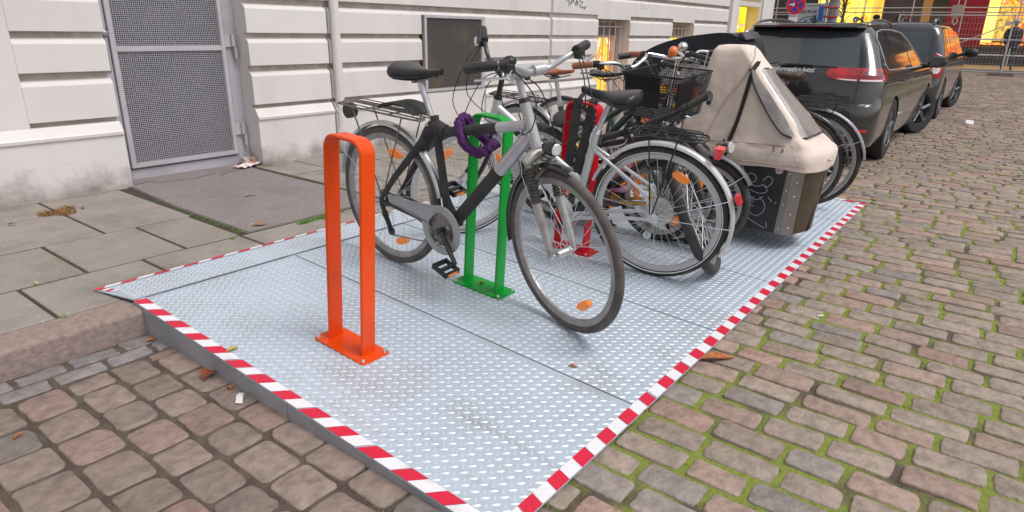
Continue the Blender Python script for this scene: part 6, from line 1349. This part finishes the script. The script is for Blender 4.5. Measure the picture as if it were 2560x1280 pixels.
leaf(1.02, 2.06, .006, .04, .02, radians(70), M_lo, 'tiny orange leaf bit near the rust-red leaf', lobes=False)
leaf(1.90, 1.15, pz(1.15)+.003, .035, .014, radians(-50), M_lo, 'small orange leaf on the bare near half of the deck', lobes=False)
leaf(2.24, 1.90, pz(1.9)+.008, .04, .016, radians(10), M_lr, 'small rust leaf on the base plate of the green stand', lobes=False)
leaf(1.02, 2.66, .004, .05, .02, radians(10), M_lo, 'thin orange leaf at the foot of the kerb', lobes=False)
for k, (a, b, l) in enumerate(((1.46, 4.74, 'pale dry leaf on the tuft of weeds by the wall'), (1.52, 4.66, 'small brown leaf right of the weeds by the wall'), (1.1, 4.55, 'tan leaf on the mossy paving joint at the left'))): leaf(a, b, .118, .05, .02, k*1.1, M_lb, l)
for k, (a, b, m_, l) in enumerate(((.44, 2.30, M_lo, 'tan cigarette end in the gutter cobbles'), (.86, 3.40, mat('cig_yellow', (.6, .48, .22), .8), 'yellowed cigarette end on the grey paving slab'), (3.1, .55, mat('cig_white', (.7, .68, .64), .8), 'white cigarette end lying among mossy cobbles'))):
    q = MB(); z = .118 if b > 3 else .006; a_ = .5+k; q.cyl((a-.016*cos(a_), b-.016*sin(a_), z), (a+.016*cos(a_), b+.016*sin(a_), z), .0042, n=8); tag(q.build('cigarette_end', m_), l, 'cigarette end')
# crumpled paper and wrapper at the door corner
q = MB(Matrix.Translation((2.96, 5.10, .118)) @ Matrix.Rotation(.4, 4, 'Z')); n = 7
q.loft([[(-.14+.28*i/n, -.06+.12*j/n, .003+.014*abs(sin(i*1.7+j*2.3))) for i in range(n+1)] for j in range(n+1)], closed=False)
pp = tag(q.build('paper_scrap', mat('paper_printed', (.72, .66, .64), .8, noise=(14, (.60, .12, .08), .52, .6)), smooth=0), 'crumpled red and white printed paper by the foot of the grey gate', 'litter')
q = MB(Matrix.Translation((3.03, 5.20, .13)) @ Matrix.Rotation(.2, 4, 'Z')); q.loft([[(.09*cos(t)*(1+.2*sin(3*t+k)), .045*sin(t)*(1+.2*sin(5*t+k)), .04*(k/4)*(1-.3*k/4)*1.6) for t in [2*pi*i/12 for i in range(12)]] for k in range(5)]); tag(q.build('plastic_wrapper', mat('clear_wrapper', (.52, .46, .42), .25, coat=.6, noise=(18, (.25, .14, .09), .5, .6), bump=(30, .8, .01)), smooth=50), 'crumpled transparent wrapper with brown leaves in the gate corner', 'litter')
q = MB(Matrix.Translation((1.0, 1.96, .004)) @ Matrix.Rotation(.9, 4, 'Z')); q.loft([[(-.035, -.012, .003), (0, -.01, .012), (.035, -.008, .004)], [(-.03, .012, .004), (.002, .012, .014), (.036, .01, .006)]], closed=False); tag(q.build('paper_scrap', mat('plain_scrap', (.62, .63, .62), .8), smooth=0), 'small white paper scrap beside the deck skirt', 'litter')
for k, (a, b) in enumerate(((12.2, .62),)):
    q = MB(Matrix.Translation((a, b, .005))); q.loft([[(-.07, -.05, .0), (0, -.045, .05), (.08, -.04, .01)], [(-.06, .05, .01), (.0, .055, .06), (.07, .04, .0)]], closed=False); tag(q.build('paper_scrap', mat('white_scrap', (.8, .8, .8), .8), smooth=0), 'white paper scrap on the roadway near the front wheel of the boxy car', 'litter')
# tufts: short blades in joints and at walls (one stuff object each)
def blades(name, m, spots, label, cat):
    q = MB()
    for (X, Y, z, n, sp, h) in spots:
        for _ in range(n):
            a = random.uniform(0, 2*pi); r = sp*sqrt(random.random()); px, py = X+r*cos(a), Y+r*sin(a); b = random.uniform(0, 2*pi); hh = h*random.uniform(.4, 1); w_ = random.uniform(.0012, .003); ln = random.uniform(.1, .9)
            dx, dy = cos(b), sin(b); q.add([(px-dy*w_, py+dx*w_, z), (px+dy*w_, py-dx*w_, z), (px+dx*hh*ln, py+dy*hh*ln, z+hh)], [(0, 1, 2)])
    o = q.build(name, m, smooth=0, fixn=False); o['label'] = label; o['category'] = cat; o['kind'] = 'stuff'; return o
M_moss = mat('moss_blades', (.14, .22, .03), .8, noise=(12, (.24, .30, .06), .4, .6))
sp_ = []
for _ in range(5200):
    X = random.uniform(.9, 7.5)**1; Y = random.uniform(-.9, .82) if random.random() < .93 or X < PX1+.1 else random.uniform(.8, 1.6)
    k = sin(X*5.1+Y*3.3)+sin(X*2.3-Y*7.1+1)+random.uniform(-1, 1)
    if k < .1: continue
    sp_.append((X, Y, -.009, 7, .012, .013))
for _ in range(260): sp_.append((random.uniform(.3, 1.03), random.uniform(.5, 1.25), -.009, 6, .012, .012))
blades('moss', M_moss, sp_, 'green moss and tiny weeds growing in the cobble joints', 'moss')
M_dryg = mat('dry_grass', (.34, .17, .06), .9, noise=(20, (.20, .16, .05), .4, .6))
blades('dry_weeds', M_dryg, [(1.33, 4.66, .11, 260, .06, .035), (1.40, 4.60, .11, 260, .06, .03), (1.44, 4.70, .11, 160, .05, .03), (2.95, 5.12, .112, 90, .05, .02), (3.06, 5.0, .112, 90, .06, .02)], 'dry brown weed tufts by the wall foot', 'weeds')
M_grn = mat('fresh_grass', (.10, .24, .02), .8, noise=(20, (.18, .32, .05), .4, .6))
blades('grass_tufts', M_grn, [(2.40+.03*i, 3.35+.004*i, .11, 90, .03, .014) for i in range(-6, 6)]+[(1.90, 3.45+.08*i, .108, 50, .02, .010) for i in range(8)]+[(.15+.06*i, 2.915, .10, 24, .016, .02) for i in range(8)]+[(.80, 2.92, .10, 60, .02, .02), (1.2, 4.63, .10, 120, .04, .014), (1.12, 4.63, .10, 80, .03, .014), (1.80, 3.36, .108, 60, .02, .012)], 'bright green grass in the paving joints', 'grass')
